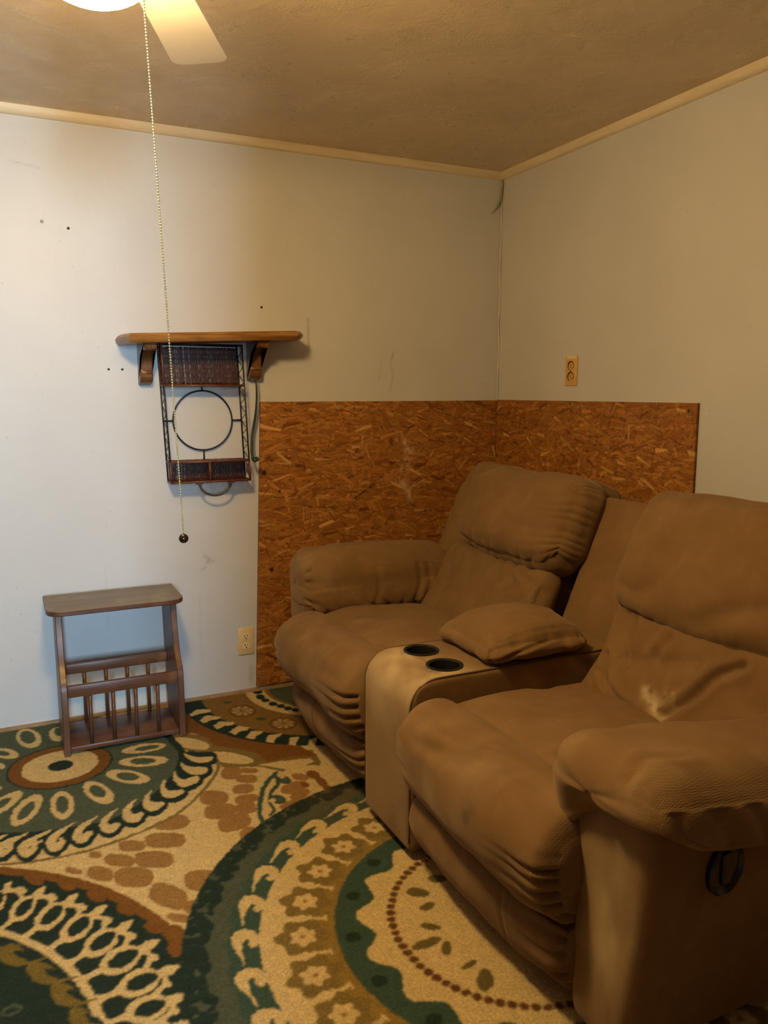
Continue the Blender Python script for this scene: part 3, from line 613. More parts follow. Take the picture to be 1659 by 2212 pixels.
('dgreen',[-2002,-1660,-2004,-1661,-2008,-1660,-2012,-1656,-2017,-1651,-2022,-1644,-2027,-1637,-2031,-1629,-2033,-1622,-2034,-1617,-2034,-1613,-2031,-1612,-2028,-1613,-2023,-1617,-2018,-1622,-2013,-1629,-2009,-1637,-2005,-1644,-2002,-1651,-2002,-1656]),
('dgreen',[-2173,-1312,-2174,-1316,-2178,-1318,-2183,-1318,-2189,-1316,-2196,-1312,-2203,-1307,-2209,-1301,-2214,-1295,-2217,-1289,-2218,-1284,-2217,-1280,-2213,-1278,-2208,-1278,-2202,-1280,-2195,-1284,-2188,-1289,-2181,-1295,-2177,-1302,-2174,-1307]),
('brown2',[-1264,-237,-1272,-255,-1284,-268,-1299,-275,-1315,-277,-1331,-273,-1346,-263,-1357,-248,-1365,-229,-1367,-209,-1365,-190,-1358,-172,-1346,-158,-1331,-150,-1314,-148,-1297,-152,-1282,-163,-1271,-178,-1263,-197,-1261,-218]),
('brown2',[-1158,-424,-1166,-440,-1178,-451,-1193,-458,-1209,-459,-1224,-455,-1238,-445,-1249,-431,-1256,-414,-1258,-396,-1255,-378,-1247,-362,-1235,-350,-1221,-343,-1204,-341,-1188,-346,-1174,-356,-1163,-370,-1156,-387,-1154,-406]),
('oliveD',[-2183,-1376,-2178,-1381,-2172,-1388,-2164,-1396,-2156,-1401,-2149,-1405,-2141,-1406,-2134,-1407,-2127,-1407,-2118,-1406,-2109,-1405,-2101,-1404,-2095,-1403,-2094,-1402,-2094,-1401,-2094,-1400,-2094,-1398,-2095,-1397,-2096,-1397,-2102,-1397,-2110,-1397,-2119,-1397,-2128,-1396,-2135,-1394,-2142,-1392,-2149,-1390,-2155,-1386,-2161,-1380,-2168,-1373,-2175,-1365,-2179,-1360,-2183,-1358,-2186,-1362,-2186,-1370]),
('oliveD',[-2124,-1468,-2119,-1472,-2113,-1479,-2106,-1486,-2098,-1491,-2091,-1494,-2084,-1496,-2076,-1497,-2069,-1497,-2061,-1497,-2052,-1496,-2044,-1495,-2038,-1494,-2037,-1493,-2037,-1492,-2037,-1491,-2037,-1490,-2038,-1489,-2039,-1489,-2044,-1488,-2053,-1488,-2062,-1488,-2070,-1487,-2077,-1485,-2084,-1483,-2090,-1481,-2096,-1477,-2102,-1472,-2109,-1465,-2115,-1457,-2119,-1452,-2123,-1451,-2127,-1454,-2127,-1462]),
('oliveD',[-2084,-1556,-2080,-1560,-2074,-1566,-2067,-1573,-2060,-1578,-2053,-1581,-2046,-1583,-2039,-1583,-2032,-1584,-2024,-1584,-2015,-1583,-2007,-1582,-2001,-1581,-2001,-1581,-2000,-1580,-2000,-1579,-2000,-1578,-2001,-1577,-2002,-1577,-2007,-1576,-2015,-1576,-2024,-1576,-2032,-1574,-2039,-1573,-2046,-1571,-2052,-1568,-2058,-1565,-2064,-1560,-2070,-1553,-2076,-1546,-2080,-1541,-2083,-1540,-2087,-1543,-2087,-1550]),
('oliveD',[-2057,-1640,-2053,-1644,-2048,-1650,-2041,-1656,-2034,-1661,-2027,-1664,-2021,-1666,-2014,-1666,-2007,-1667,-1999,-1667,-1991,-1666,-1983,-1666,-1977,-1665,-1977,-1665,-1976,-1664,-1976,-1663,-1976,-1662,-1977,-1661,-1978,-1661,-1983,-1661,-1991,-1660,-2000,-1660,-2007,-1658,-2014,-1657,-2020,-1655,-2026,-1652,-2032,-1649,-2038,-1644,-2043,-1638,-2049,-1632,-2053,-1627,-2056,-1625,-2060,-1629,-2060,-1635]),
('oliveD',[-2238,-1307,-2233,-1312,-2226,-1319,-2218,-1327,-2210,-1333,-2203,-1336,-2195,-1337,-2188,-1338,-2180,-1338,-2172,-1337,-2162,-1336,-2154,-1334,-2148,-1333,-2148,-1332,-2147,-1331,-2147,-1330,-2148,-1329,-2148,-1327,-2149,-1327,-2155,-1327,-2164,-1327,-2173,-1327,-2181,-1326,-2189,-1325,-2196,-1323,-2203,-1320,-2209,-1316,-2216,-1310,-2223,-1302,-2230,-1295,-2234,-1289,-2238,-1287,-2242,-1292,-2241,-1300]),
('ochre',[-1270,-234,-1277,-249,-1287,-260,-1300,-266,-1314,-268,-1329,-264,-1341,-255,-1352,-242,-1358,-226,-1361,-209,-1359,-193,-1352,-178,-1342,-166,-1329,-159,-1315,-158,-1300,-162,-1287,-171,-1277,-184,-1270,-200,-1268,-218]),
('ochre',[-1164,-421,-1171,-434,-1181,-444,-1194,-450,-1208,-450,-1222,-447,-1234,-438,-1244,-426,-1250,-412,-1252,-396,-1249,-381,-1242,-368,-1232,-357,-1219,-351,-1205,-350,-1191,-354,-1178,-363,-1169,-375,-1163,-390,-1161,-406]),
('cream',[-1648,-402,-1653,-414,-1665,-423,-1683,-429,-1704,-432,-1727,-432,-1750,-427,-1770,-420,-1786,-410,-1795,-399,-1798,-387,-1793,-376,-1782,-366,-1765,-359,-1743,-356,-1720,-356,-1696,-360,-1676,-368,-1660,-378,-1650,-390]),
('cream',[-1661,-525,-1667,-536,-1680,-544,-1699,-547,-1721,-545,-1746,-539,-1769,-529,-1790,-516,-1806,-501,-1816,-486,-1819,-472,-1813,-460,-1801,-452,-1782,-449,-1759,-450,-1734,-456,-1710,-467,-1688,-480,-1672,-495,-1663,-511]),
('cream',[-1744,-644,-1750,-655,-1761,-660,-1777,-658,-1795,-649,-1814,-635,-1833,-617,-1849,-596,-1861,-574,-1868,-554,-1868,-537,-1863,-526,-1851,-521,-1835,-522,-1816,-531,-1796,-546,-1777,-565,-1761,-586,-1749,-608,-1743,-628]),
('cream',[-1868,-735,-1876,-746,-1886,-749,-1898,-744,-1911,-731,-1923,-711,-1933,-686,-1941,-659,-1946,-631,-1946,-606,-1942,-586,-1935,-574,-1924,-570,-1912,-576,-1898,-590,-1886,-611,-1875,-637,-1868,-665,-1864,-693,-1864,-716]),
('cream',[-1980,-712,-1984,-739,-1991,-761,-2000,-777,-2010,-785,-2020,-784,-2030,-775,-2038,-759,-2044,-736,-2048,-709,-2048,-680,-2045,-653,-2038,-629,-2029,-611,-2019,-602,-2008,-602,-1997,-612,-1989,-630,-1982,-655,-1980,-683]),
('cream',[-2070,-605,-2067,-626,-2069,-652,-2075,-681,-2085,-709,-2097,-734,-2111,-753,-2125,-765,-2137,-770,-2148,-766,-2155,-754,-2158,-735,-2158,-711,-2153,-683,-2144,-655,-2131,-629,-2117,-607,-2103,-593,-2089,-588,-2077,-592]),
('cream',[-2122,-553,-2122,-570,-2127,-591,-2137,-613,-2151,-635,-2166,-654,-2183,-669,-2198,-678,-2211,-680,-2221,-677,-2227,-667,-2228,-651,-2224,-632,-2215,-610,-2202,-588,-2186,-568,-2169,-552,-2153,-542,-2138,-538,-2128,-542]),
('cream',[-2127,-265,-2129,-277,-2136,-284,-2145,-286,-2156,-282,-2168,-274,-2180,-262,-2191,-246,-2199,-229,-2204,-212,-2205,-197,-2203,-185,-2197,-178,-2187,-176,-2176,-179,-2163,-188,-2151,-200,-2140,-216,-2132,-234,-2127,-250]),
('cream',[-2049,-180,-2054,-202,-2063,-216,-2074,-222,-2087,-220,-2100,-208,-2111,-189,-2121,-164,-2128,-135,-2131,-105,-2130,-77,-2125,-54,-2116,-38,-2105,-31,-2091,-34,-2078,-46,-2066,-67,-2056,-94,-2049,-123,-2047,-153]),
('cream',[-1965,-149,-1967,-169,-1973,-186,-1980,-198,-1988,-204,-1996,-203,-2004,-196,-2011,-183,-2016,-165,-2019,-145,-2019,-123,-2017,-102,-2012,-84,-2005,-72,-1996,-65,-1987,-66,-1979,-73,-1972,-87,-1967,-106,-1964,-127]),
('cream',[-2169,-338,-2170,-345,-2173,-350,-2178,-352,-2183,-351,-2189,-348,-2195,-343,-2200,-336,-2205,-327,-2207,-319,-2208,-310,-2207,-304,-2204,-299,-2199,-296,-2194,-297,-2187,-300,-2181,-305,-2176,-313,-2172,-321,-2169,-330]),
('cream',[-2180,-499,-2181,-504,-2183,-508,-2187,-510,-2191,-510,-2196,-509,-2200,-506,-2204,-502,-2208,-496,-2210,-490,-2211,-485,-2210,-480,-2208,-476,-2205,-474,-2200,-474,-2196,-475,-2191,-478,-2187,-482,-2183,-488,-2181,-494]),
('cream',[-2169,-803,-2178,-805,-2190,-807,-2203,-810,-2214,-814,-2223,-818,-2230,-824,-2236,-833,-2240,-850,-2239,-874,-2234,-894,-2226,-911,-2214,-921,-2205,-915,-2198,-902,-2193,-890,-2189,-882,-2187,-877,-2187,-870,-2188,-864,-2190,-860,-2194,-857,-2197,-859,-2202,-863,-2209,-869,-2216,-874,-2217,-873,-2214,-873,-2215,-870,-2215,-867,-2216,-869,-2216,-870,-2215,-863,-2212,-854,-2207,-844,-2198,-835,-2187,-824,-2176,-815,-2168,-808,-2167,-807,-2167,-805,-2168,-803]),
('cream',[-2112,-818,-2122,-820,-2136,-824,-2151,-827,-2163,-831,-2173,-834,-2182,-838,-2190,-843,-2197,-852,-2201,-871,-2200,-892,-2195,-911,-2185,-926,-2176,-924,-2170,-916,-2164,-908,-2161,-903,-2159,-899,-2158,-893,-2158,-886,-2160,-882,-2163,-878,-2166,-878,-2171,-879,-2178,-881,-2183,-881,-2183,-879,-2178,-885,-2176,-889,-2176,-892,-2177,-893,-2176,-889,-2171,-881,-2165,-872,-2157,-862,-2146,-852,-2133,-841,-2120,-831,-2112,-823,-2111,-822,-2111,-820,-2112,-818]),
('cream',[-2052,-831,-2063,-834,-2078,-839,-2094,-844,-2108,-850,-2118,-856,-2127,-863,-2135,-871,-2141,-885,-2143,-909,-2139,-930,-2132,-947,-2121,-956,-2112,-951,-2105,-941,-2099,-930,-2095,-923,-2093,-919,-2093,-912,-2094,-906,-2095,-902,-2099,-899,-2102,-900,-2107,-903,-2114,-907,-2121,-910,-2122,-908,-2119,-909,-2118,-909,-2118,-911,-2118,-915,-2118,-912,-2115,-902,-2109,-891,-2101,-880,-2090,-868,-2075,-856,-2061,-844,-2051,-836,-2051,-835,-2051,-833,-2051,-831]),
('cream',[-1988,-819,-1998,-824,-2014,-832,-2030,-840,-2043,-849,-2053,-858,-2060,-869,-2066,-881,-2070,-897,-2070,-918,-2066,-937,-2059,-952,-2048,-959,-2039,-954,-2032,-944,-2026,-933,-2021,-926,-2019,-922,-2018,-915,-2019,-909,-2021,-904,-2024,-901,-2027,-902,-2033,-905,-2040,-910,-2047,-912,-2049,-911,-2046,-911,-2045,-911,-2045,-911,-2045,-913,-2045,-910,-2044,-901,-2041,-890,-2036,-878,-2025,-864,-2011,-849,-1997,-834,-1987,-824,-1986,-823,-1986,-821,-1987,-819]),
('cream',[-1924,-807,-1934,-814,-1950,-823,-1965,-834,-1978,-844,-1987,-855,-1993,-867,-1998,-880,-2000,-897,-1999,-916,-1993,-933,-1985,-943,-1976,-945,-1967,-939,-1960,-928,-1953,-918,-1948,-911,-1946,-907,-1945,-899,-1945,-893,-1947,-888,-1950,-885,-1954,-886,-1959,-889,-1967,-893,-1974,-896,-1977,-895,-1976,-894,-1975,-893,-1975,-896,-1974,-900,-1975,-900,-1975,-894,-1974,-884,-1970,-873,-1960,-858,-1946,-840,-1932,-824,-1923,-812,-1922,-811,-1922,-809,-1923,-807]),
('cream',[-1864,-786,-1872,-793,-1884,-802,-1897,-813,-1907,-824,-1914,-836,-1920,-850,-1924,-866,-1925,-887,-1920,-906,-1913,-917,-1906,-924,-1897,-926,-1889,-921,-1882,-913,-1877,-904,-1873,-898,-1870,-894,-1869,-887,-1869,-880,-1870,-876,-1874,-872,-1877,-873,-1882,-874,-1888,-876,-1893,-876,-1896,-874,-1897,-872,-1899,-868,-1899,-867,-1899,-871,-1900,-874,-1900,-869,-1900,-860,-1897,-850,-1891,-835,-1881,-818,-1870,-803,-1863,-791,-1862,-790,-1862,-787,-1863,-786]),
('cream',[-1804,-756,-1811,-761,-1821,-768,-1831,-778,-1840,-789,-1847,-804,-1852,-821,-1856,-839,-1856,-862,-1850,-881,-1842,-891,-1834,-895,-1826,-896,-1818,-891,-1810,-882,-1805,-874,-1802,-868,-1799,-864,-1797,-856,-1797,-849,-1799,-844,-1802,-841,-1806,-842,-1810,-843,-1816,-845,-1821,-845,-1823,-843,-1825,-840,-1828,-836,-1830,-834,-1829,-838,-1830,-840,-1831,-834,-1830,-823,-1829,-813,-1824,-800,-1817,-785,-1809,-771,-1803,-761,-1802,-759,-1802,-757,-1803,-755]),
('cream',[-1752,-715,-1757,-722,-1765,-733,-1774,-745,-1781,-759,-1786,-775,-1789,-792,-1790,-810,-1788,-828,-1783,-842,-1776,-849,-1769,-852,-1762,-853,-1754,-849,-1746,-842,-1740,-835,-1736,-830,-1733,-827,-1731,-819,-1730,-812,-1731,-807,-1734,-802,-1738,-802,-1742,-801,-1748,-801,-1753,-799,-1757,-797,-1759,-794,-1762,-791,-1763,-789,-1763,-791,-1764,-792,-1765,-788,-1767,-782,-1767,-775,-1765,-763,-1760,-747,-1754,-731,-1750,-720,-1749,-718,-1750,-715,-1751,-714]),
('cream',[-1701,-663,-1705,-670,-1710,-681,-1716,-694,-1721,-709,-1724,-725,-1726,-742,-1726,-760,-1723,-776,-1717,-788,-1709,-794,-1702,-796,-1695,-797,-1688,-796,-1680,-793,-1673,-790,-1669,-788,-1665,-785,-1661,-776,-1659,-767,-1659,-760,-1662,-752,-1667,-751,-1671,-750,-1677,-750,-1684,-749,-1689,-748,-1694,-746,-1699,-744,-1702,-741,-1704,-741,-1705,-739,-1706,-732,-1707,-723,-1708,-715,-1707,-704,-1704,-690,-1700,-677,-1698,-667,-1697,-664,-1698,-661,-1699,-661]),
('cream',[-1661,-620,-1663,-628,-1667,-639,-1670,-654,-1672,-670,-1672,-686,-1671,-702,-1669,-718,-1664,-731,-1658,-739,-1650,-742,-1643,-742,-1636,-741,-1627,-737,-1618,-731,-1609,-725,-1603,-721,-1599,-716,-1595,-707,-1593,-697,-1594,-690,-1598,-683,-1602,-682,-1608,-684,-1617,-686,-1625,-688,-1632,-689,-1638,-689,-1642,-689,-1645,-688,-1647,-687,-1649,-684,-1652,-677,-1655,-669,-1657,-661,-1658,-653,-1658,-641,-1657,-630,-1657,-621,-1657,-618,-1658,-616,-1660,-617]),
('cream',[-1628,-567,-1629,-575,-1630,-587,-1631,-601,-1630,-616,-1627,-629,-1623,-642,-1618,-654,-1612,-664,-1605,-671,-1597,-675,-1589,-678,-1583,-679,-1577,-678,-1572,-676,-1568,-673,-1566,-671,-1561,-668,-1556,-658,-1554,-649,-1554,-640,-1557,-632,-1562,-630,-1564,-629,-1567,-628,-1569,-626,-1573,-624,-1578,-622,-1585,-619,-1591,-616,-1596,-613,-1601,-609,-1606,-604,-1611,-598,-1615,-592,-1618,-586,-1621,-578,-1623,-570,-1624,-563,-1625,-561,-1626,-561,-1628,-563]),
('cream',[-1604,-502,-1603,-510,-1602,-523,-1599,-537,-1596,-549,-1592,-561,-1587,-571,-1581,-581,-1575,-588,-1567,-594,-1560,-597,-1553,-598,-1546,-599,-1540,-598,-1535,-596,-1531,-593,-1528,-591,-1524,-589,-1520,-581,-1519,-573,-1518,-567,-1521,-560,-1524,-559,-1527,-558,-1530,-558,-1534,-557,-1539,-555,-1545,-554,-1551,-552,-1557,-550,-1563,-547,-1569,-543,-1574,-537,-1580,-532,-1585,-525,-1590,-518,-1594,-510,-1598,-501,-1601,-495,-1602,-494,-1603,-495,-1605,-499]),
('cream',[-1511,-157,-1475,-122,-1422,-144,-1432,-168,-1480,-172,-1508,-184]),
('cream',[-1488,-231,-1455,-196,-1403,-237,-1414,-254,-1452,-250,-1479,-268]),
('cream',[-1453,-309,-1418,-277,-1371,-309,-1383,-329,-1422,-329,-1446,-347]),
('cream',[-1414,-386,-1368,-349,-1330,-382,-1350,-398,-1379,-405,-1397,-425]),
('cream',[-1371,-463,-1338,-416,-1295,-434,-1314,-456,-1335,-469,-1349,-492]),
('cream',[-1316,-528,-1289,-479,-1237,-485,-1263,-509,-1280,-528,-1290,-553]),
('cream',[-1247,-589,-1224,-533,-1190,-541,-1214,-576,-1226,-605]),
('cream',[-1186,-622,-1165,-577,-1130,-571,-1156,-614,-1168,-641]),
('dgreen',[-1177,-42,-1185,-59,-1196,-68,-1207,-68,-1216,-58,-1220,-42,-1217,-23,-1209,-7,-1198,3,-1186,3,-1177,-7,-1174,-23]),
('dgreen',[-1188,-110,-1194,-123,-1204,-130,-1213,-129,-1221,-122,-1224,-109,-1223,-94,-1216,-81,-1207,-74,-1197,-74,-1189,-82,-1186,-95]),
('dgreen',[-1181,-156,-1187,-165,-1195,-170,-1204,-169,-1211,-162,-1215,-152,-1214,-140,-1209,-131,-1200,-126,-1191,-127,-1184,-134,-1180,-144]),
('dgreen',[-1163,-205,-1170,-215,-1179,-220,-1189,-219,-1197,-211,-1201,-200,-1200,-187,-1194,-177,-1184,-172,-1174,-173,-1166,-181,-1162,-192]),
('dgreen',[-1143,-239,-1149,-248,-1158,-253,-1167,-252,-1174,-245,-1177,-235,-1176,-223,-1170,-214,-1162,-209,-1153,-210,-1145,-216,-1142,-227]),
('dgreen',[-1127,-273,-1132,-283,-1140,-288,-1149,-287,-1156,-280,-1159,-270,-1157,-259,-1152,-250,-1143,-245,-1135,-245,-1128,-252,-1125,-262]),
('dgreen',[-1105,-301,-1110,-309,-1118,-313,-1126,-312,-1132,-306,-1135,-297,-1134,-287,-1129,-279,-1121,-275,-1113,-276,-1107,-282,-1104,-291]),
('cream2',[-1308,-219,-1292,-226,-1282,-241,-1287,-255,-1295,-249,-1299,-233]),
('cream2',[-1312,-223,-1305,-240,-1306,-260,-1318,-265,-1321,-254,-1315,-240]),
('cream2',[-1318,-221,-1323,-240,-1335,-251,-1347,-244,-1343,-235,-1330,-231]),
('cream2',[-1322,-215,-1336,-224,-1352,-221,-1358,-206,-1349,-203,-1336,-212]),
('cream2',[-1321,-208,-1337,-201,-1348,-186,-1343,-171,-1334,-177,-1330,-194]),
('cream2',[-1317,-204,-1324,-186,-1323,-166,-1311,-161,-1308,-172,-1314,-187]),
('cream2',[-1311,-206,-1306,-187,-1293,-175,-1281,-182,-1286,-192,-1299,-196]),
('cream2',[-1307,-212,-1293,-204,-1276,-206,-1271,-221,-1280,-224,-1293,-216]),
('cream2',[-1200,-406,-1185,-413,-1175,-427,-1181,-440,-1189,-434,-1192,-420]),
('cream2',[-1205,-410,-1198,-426,-1200,-443,-1212,-448,-1214,-438,-1208,-425]),
('cream2',[-1211,-408,-1216,-425,-1228,-435,-1239,-428,-1235,-420,-1222,-416]),
('cream2',[-1214,-403,-1228,-410,-1244,-407,-1248,-393,-1240,-391,-1228,-399]),
('cream2',[-1213,-396,-1228,-390,-1238,-375,-1233,-362,-1225,-368,-1221,-383]),
('cream2',[-1208,-393,-1215,-376,-1213,-358,-1201,-353,-1199,-364,-1206,-377]),
('cream2',[-1203,-394,-1197,-377,-1185,-366,-1173,-373,-1178,-382,-1191,-386]),
('cream2',[-1199,-400,-1185,-392,-1169,-395,-1164,-409,-1173,-411,-1185,-403]),
('teal',[-1327,-110,-1329,-114,-1332,-116,-1337,-117,-1342,-116,-1348,-115,-1353,-111,-1357,-107,-1360,-103,-1362,-98,-1362,-94,-1360,-91,-1357,-88,-1352,-87,-1347,-88,-1341,-90,-1336,-93,-1332,-97,-1329,-102,-1327,-106]),
('teal',[-1253,-330,-1255,-334,-1259,-336,-1264,-338,-1269,-338,-1275,-336,-1280,-333,-1284,-328,-1287,-323,-1288,-318,-1288,-313,-1285,-309,-1282,-307,-1277,-305,-1272,-305,-1266,-307,-1261,-311,-1257,-315,-1254,-320,-1253,-325]),
('cream',[-2237,-1204,-2227,-1193,-2215,-1158,-2206,-1173,-2222,-1203,-2226,-1224]),
('cream',[-2179,-1093,-2176,-1104,-2174,-1118,-2175,-1134,-2178,-1149,-2183,-1163,-2190,-1175,-2197,-1182,-2204,-1185,-2210,-1184,-2216,-1177,-2219,-1167,-2221,-1154,-2221,-1139,-2218,-1123,-2213,-1108,-2207,-1096,-2199,-1088,-2192,-1085,-2185,-1087]),
('cream',[-2174,-1105,-2171,-1106,-2165,-1106,-2160,-1107,-2156,-1109,-2153,-1112,-2151,-1116,-2149,-1119,-2147,-1123,-2146,-1127,-2145,-1134,-2144,-1142,-2143,-1147,-2142,-1152,-2140,-1156,-2137,-1157,-2135,-1156,-2133,-1152,-2133,-1147,-2134,-1141,-2134,-1133,-2136,-1123,-2138,-1112,-2142,-1104,-2146,-1098,-2150,-1093,-2155,-1089,-2161,-1087,-2167,-1086,-2172,-1086,-2176,-1086,-2179,-1088,-2180,-1095,-2178,-1102]),
('cream',[-2128,-1123,-2132,-1128,-2139,-1126,-2146,-1118,-2150,-1106,-2150,-1095,-2146,-1090,-2140,-1091,-2132,-1100,-2128,-1112]),
('cream',[-2194,-1244,-2181,-1237,-2161,-1205,-2153,-1225,-2176,-1250,-2183,-1270]),
('cream',[-2111,-1153,-2108,-1166,-2108,-1181,-2111,-1197,-2117,-1212,-2125,-1224,-2134,-1234,-2143,-1238,-2152,-1239,-2159,-1234,-2165,-1225,-2168,-1213,-2168,-1199,-2166,-1183,-2160,-1168,-2153,-1154,-2144,-1144,-2134,-1139,-2125,-1139,-2117,-1143]),
('cream',[-2106,-1166,-2102,-1167,-2096,-1168,-2091,-1169,-2087,-1171,-2084,-1174,-2082,-1177,-2081,-1180,-2080,-1181,-2080,-1184,-2080,-1191,-2080,-1197,-2081,-1203,-2080,-1208,-2078,-1213,-2076,-1215,-2074,-1215,-2072,-1213,-2070,-1208,-2070,-1203,-2069,-1196,-2069,-1186,-2070,-1176,-2072,-1167,-2076,-1160,-2080,-1155,-2085,-1151,-2091,-1149,-2097,-1148,-2103,-1148,-2107,-1148,-2110,-1149,-2111,-1156,-2109,-1163]),
('cream',[-2059,-1184,-2064,-1189,-2070,-1188,-2077,-1179,-2081,-1168,-2081,-1157,-2077,-1152,-2070,-1154,-2064,-1162,-2059,-1174]),
('cream',[-2147,-1296,-2132,-1291,-2107,-1262,-2099,-1284,-2127,-1306,-2137,-1325]),
('cream',[-2045,-1218,-2043,-1232,-2044,-1248,-2049,-1264,-2057,-1279,-2067,-1290,-2078,-1298,-2089,-1301,-2099,-1299,-2107,-1293,-2113,-1282,-2115,-1269,-2114,-1253,-2110,-1237,-2102,-1222,-2093,-1210,-2081,-1201,-2070,-1198,-2059,-1199,-2050,-1206]),
('cream',[-2040,-1232,-2036,-1233,-2031,-1235,-2026,-1238,-2022,-1240,-2021,-1243,-2020,-1246,-2019,-1248,-2019,-1250,-2019,-1254,-2020,-1261,-2022,-1269,-2023,-1274,-2024,-1278,-2023,-1284,-2021,-1287,-2019,-1288,-2016,-1287,-2014,-1283,-2013,-1279,-2010,-1271,-2008,-1262,-2007,-1252,-2008,-1243,-2011,-1235,-2014,-1228,-2018,-1223,-2024,-1219,-2030,-1217,-2036,-1215,-2039,-1214,-2043,-1215,-2044,-1222,-2043,-1228]),
('cream',[-1997,-1256,-2001,-1261,-2008,-1259,-2014,-1251,-2018,-1240,-2018,-1230,-2013,-1225,-2007,-1227,-2000,-1235,-1996,-1246]),
('cream',[-2096,-1362,-2080,-1358,-2053,-1331,-2046,-1354,-2075,-1373,-2086,-1391]),
('cream',[-1988,-1292,-1986,-1307,-1988,-1322,-1994,-1337,-2003,-1351,-2013,-1362,-2025,-1368,-2036,-1370,-2046,-1368,-2054,-1361,-2060,-1351,-2062,-1338,-2060,-1323,-2055,-1307,-2047,-1293,-2036,-1282,-2024,-1274,-2012,-1272,-2002,-1274,-1993,-1281]),
('cream',[-1984,-1306,-1981,-1308,-1976,-1311,-1972,-1314,-1969,-1317,-1968,-1319,-1968,-1322,-1968,-1325,-1968,-1328,-1969,-1333,-1971,-1341,-1974,-1348,-1976,-1353,-1976,-1357,-1976,-1363,-1974,-1366,-1972,-1367,-1969,-1367,-1967,-1364,-1965,-1359,-1962,-1352,-1959,-1343,-1957,-1334,-1956,-1325,-1957,-1317,-1960,-1309,-1963,-1302,-1968,-1298,-1974,-1294,-1979,-1292,-1982,-1290,-1985,-1290,-1987,-1296,-1987,-1302]),
('cream',[-1945,-1335,-1950,-1340,-1956,-1338,-1963,-1330,-1966,-1320,-1966,-1310,-1961,-1306,-1955,-1308,-1948,-1315,-1945,-1326]),
('cream',[-2057,-1431,-2040,-1429,-2010,-1406,-2004,-1430,-2036,-1444,-2049,-1461]),
('cream',[-1940,-1376,-1939,-1391,-1942,-1406,-1949,-1420,-1959,-1432,-1970,-1441,-1983,-1447,-1995,-1447,-2005,-1444,-2014,-1436,-2019,-1425,-2020,-1411,-2017,-1397,-2011,-1382,-2002,-1369,-1990,-1360,-1977,-1354,-1964,-1353,-1953,-1356,-1945,-1365]),
('cream',[-1936,-1390,-1934,-1392,-1930,-1395,-1926,-1398,-1924,-1400,-1924,-1402,-1924,-1404,-1925,-1406,-1925,-1410,-1927,-1415,-1931,-1422,-1935,-1428,-1937,-1433,-1938,-1436,-1938,-1441,-1937,-1445,-1935,-1447,-1932,-1447,-1930,-1445,-1927,-1441,-1923,-1434,-1919,-1427,-1916,-1419,-1914,-1411,-1914,-1404,-1915,-1396,-1917,-1389,-1921,-1383,-1926,-1380,-1931,-1377,-1934,-1375,-1937,-1375,-1939,-1380,-1939,-1386]),
('cream',[-1903,-1419,-1907,-1423,-1914,-1421,-1920,-1414,-1923,-1404,-1922,-1395,-1918,-1391,-1911,-1393,-1905,-1400,-1902,-1410]),
('cream',[-2033,-1491,-2014,-1494,-1980,-1478,-1976,-1502,-2011,-1510,-2027,-1523]),
('cream',[-1901,-1465,-1902,-1479,-1907,-1493,-1915,-1506,-1927,-1516,-1940,-1523,-1954,-1525,-1967,-1523,-1978,-1516,-1986,-1507,-1991,-1494,-1991,-1480,-1987,-1466,-1979,-1453,-1967,-1442,-1954,-1435,-1939,-1432,-1925,-1434,-1914,-1441,-1905,-1451]),
('cream',[-1899,-1478,-1897,-1481,-1893,-1485,-1890,-1490,-1889,-1492,-1889,-1494,-1889,-1497,-1890,-1501,-1892,-1505,-1895,-1510,-1900,-1517,-1905,-1523,-1908,-1527,-1910,-1530,-1910,-1534,-1909,-1538,-1907,-1540,-1905,-1541,-1902,-1540,-1899,-1536,-1894,-1530,-1888,-1523,-1884,-1516,-1881,-1509,-1879,-1502,-1879,-1494,-1880,-1486,-1883,-1479,-1888,-1473,-1892,-1469,-1894,-1466,-1897,-1465,-1900,-1468,-1901,-1474]),
('cream',[-1870,-1514,-1874,-1518,-1880,-1516,-1886,-1509,-1889,-1500,-1888,-1492,-1884,-1489,-1877,-1490,-1872,-1497,-1869,-1506]),
('cream',[-2007,-1569,-1988,-1574,-1953,-1563,-1950,-1587,-1986,-1589,-2002,-1600]),
('cream',[-1875,-1561,-1876,-1575,-1882,-1587,-1891,-1598,-1903,-1606,-1916,-1610,-1930,-1610,-1943,-1607,-1953,-1600,-1961,-1590,-1965,-1578,-1964,-1564,-1959,-1552,-1951,-1541,-1939,-1532,-1925,-1527,-1911,-1527,-1897,-1530,-1886,-1538,-1878,-1549]),
('cream',[-1874,-1572,-1873,-1575,-1872,-1579,-1871,-1582,-1871,-1584,-1872,-1586,-1874,-1589,-1877,-1593,-1880,-1597,-1886,-1602,-1892,-1607,-1899,-1612,-1903,-1616,-1905,-1618,-1906,-1622,-1905,-1625,-1904,-1627,-1902,-1629,-1899,-1628,-1895,-1625,-1888,-1621,-1881,-1616,-1875,-1611,-1870,-1605,-1867,-1600,-1864,-1594,-1862,-1587,-1862,-1579,-1864,-1573,-1866,-1568,-1867,-1565,-1870,-1563,-1873,-1563,-1875,-1567]),
('cream',[-1858,-1608,-1862,-1611,-1868,-1609,-1873,-1603,-1876,-1595,-1875,-1588,-1871,-1584,-1865,-1586,-1860,-1592,-1857,-1601]),
('cream',[-2000,-1643,-1983,-1649,-1948,-1644,-1947,-1666,-1981,-1664,-1997,-1672]),
('cream',[-1874,-1651,-1875,-1663,-1881,-1674,-1890,-1682,-1902,-1688,-1915,-1690,-1928,-1689,-1940,-1685,-1950,-1677,-1957,-1667,-1960,-1655,-1959,-1644,-1954,-1632,-1945,-1623,-1933,-1617,-1920,-1614,-1906,-1615,-1893,-1620,-1883,-1628,-1876,-1639]),
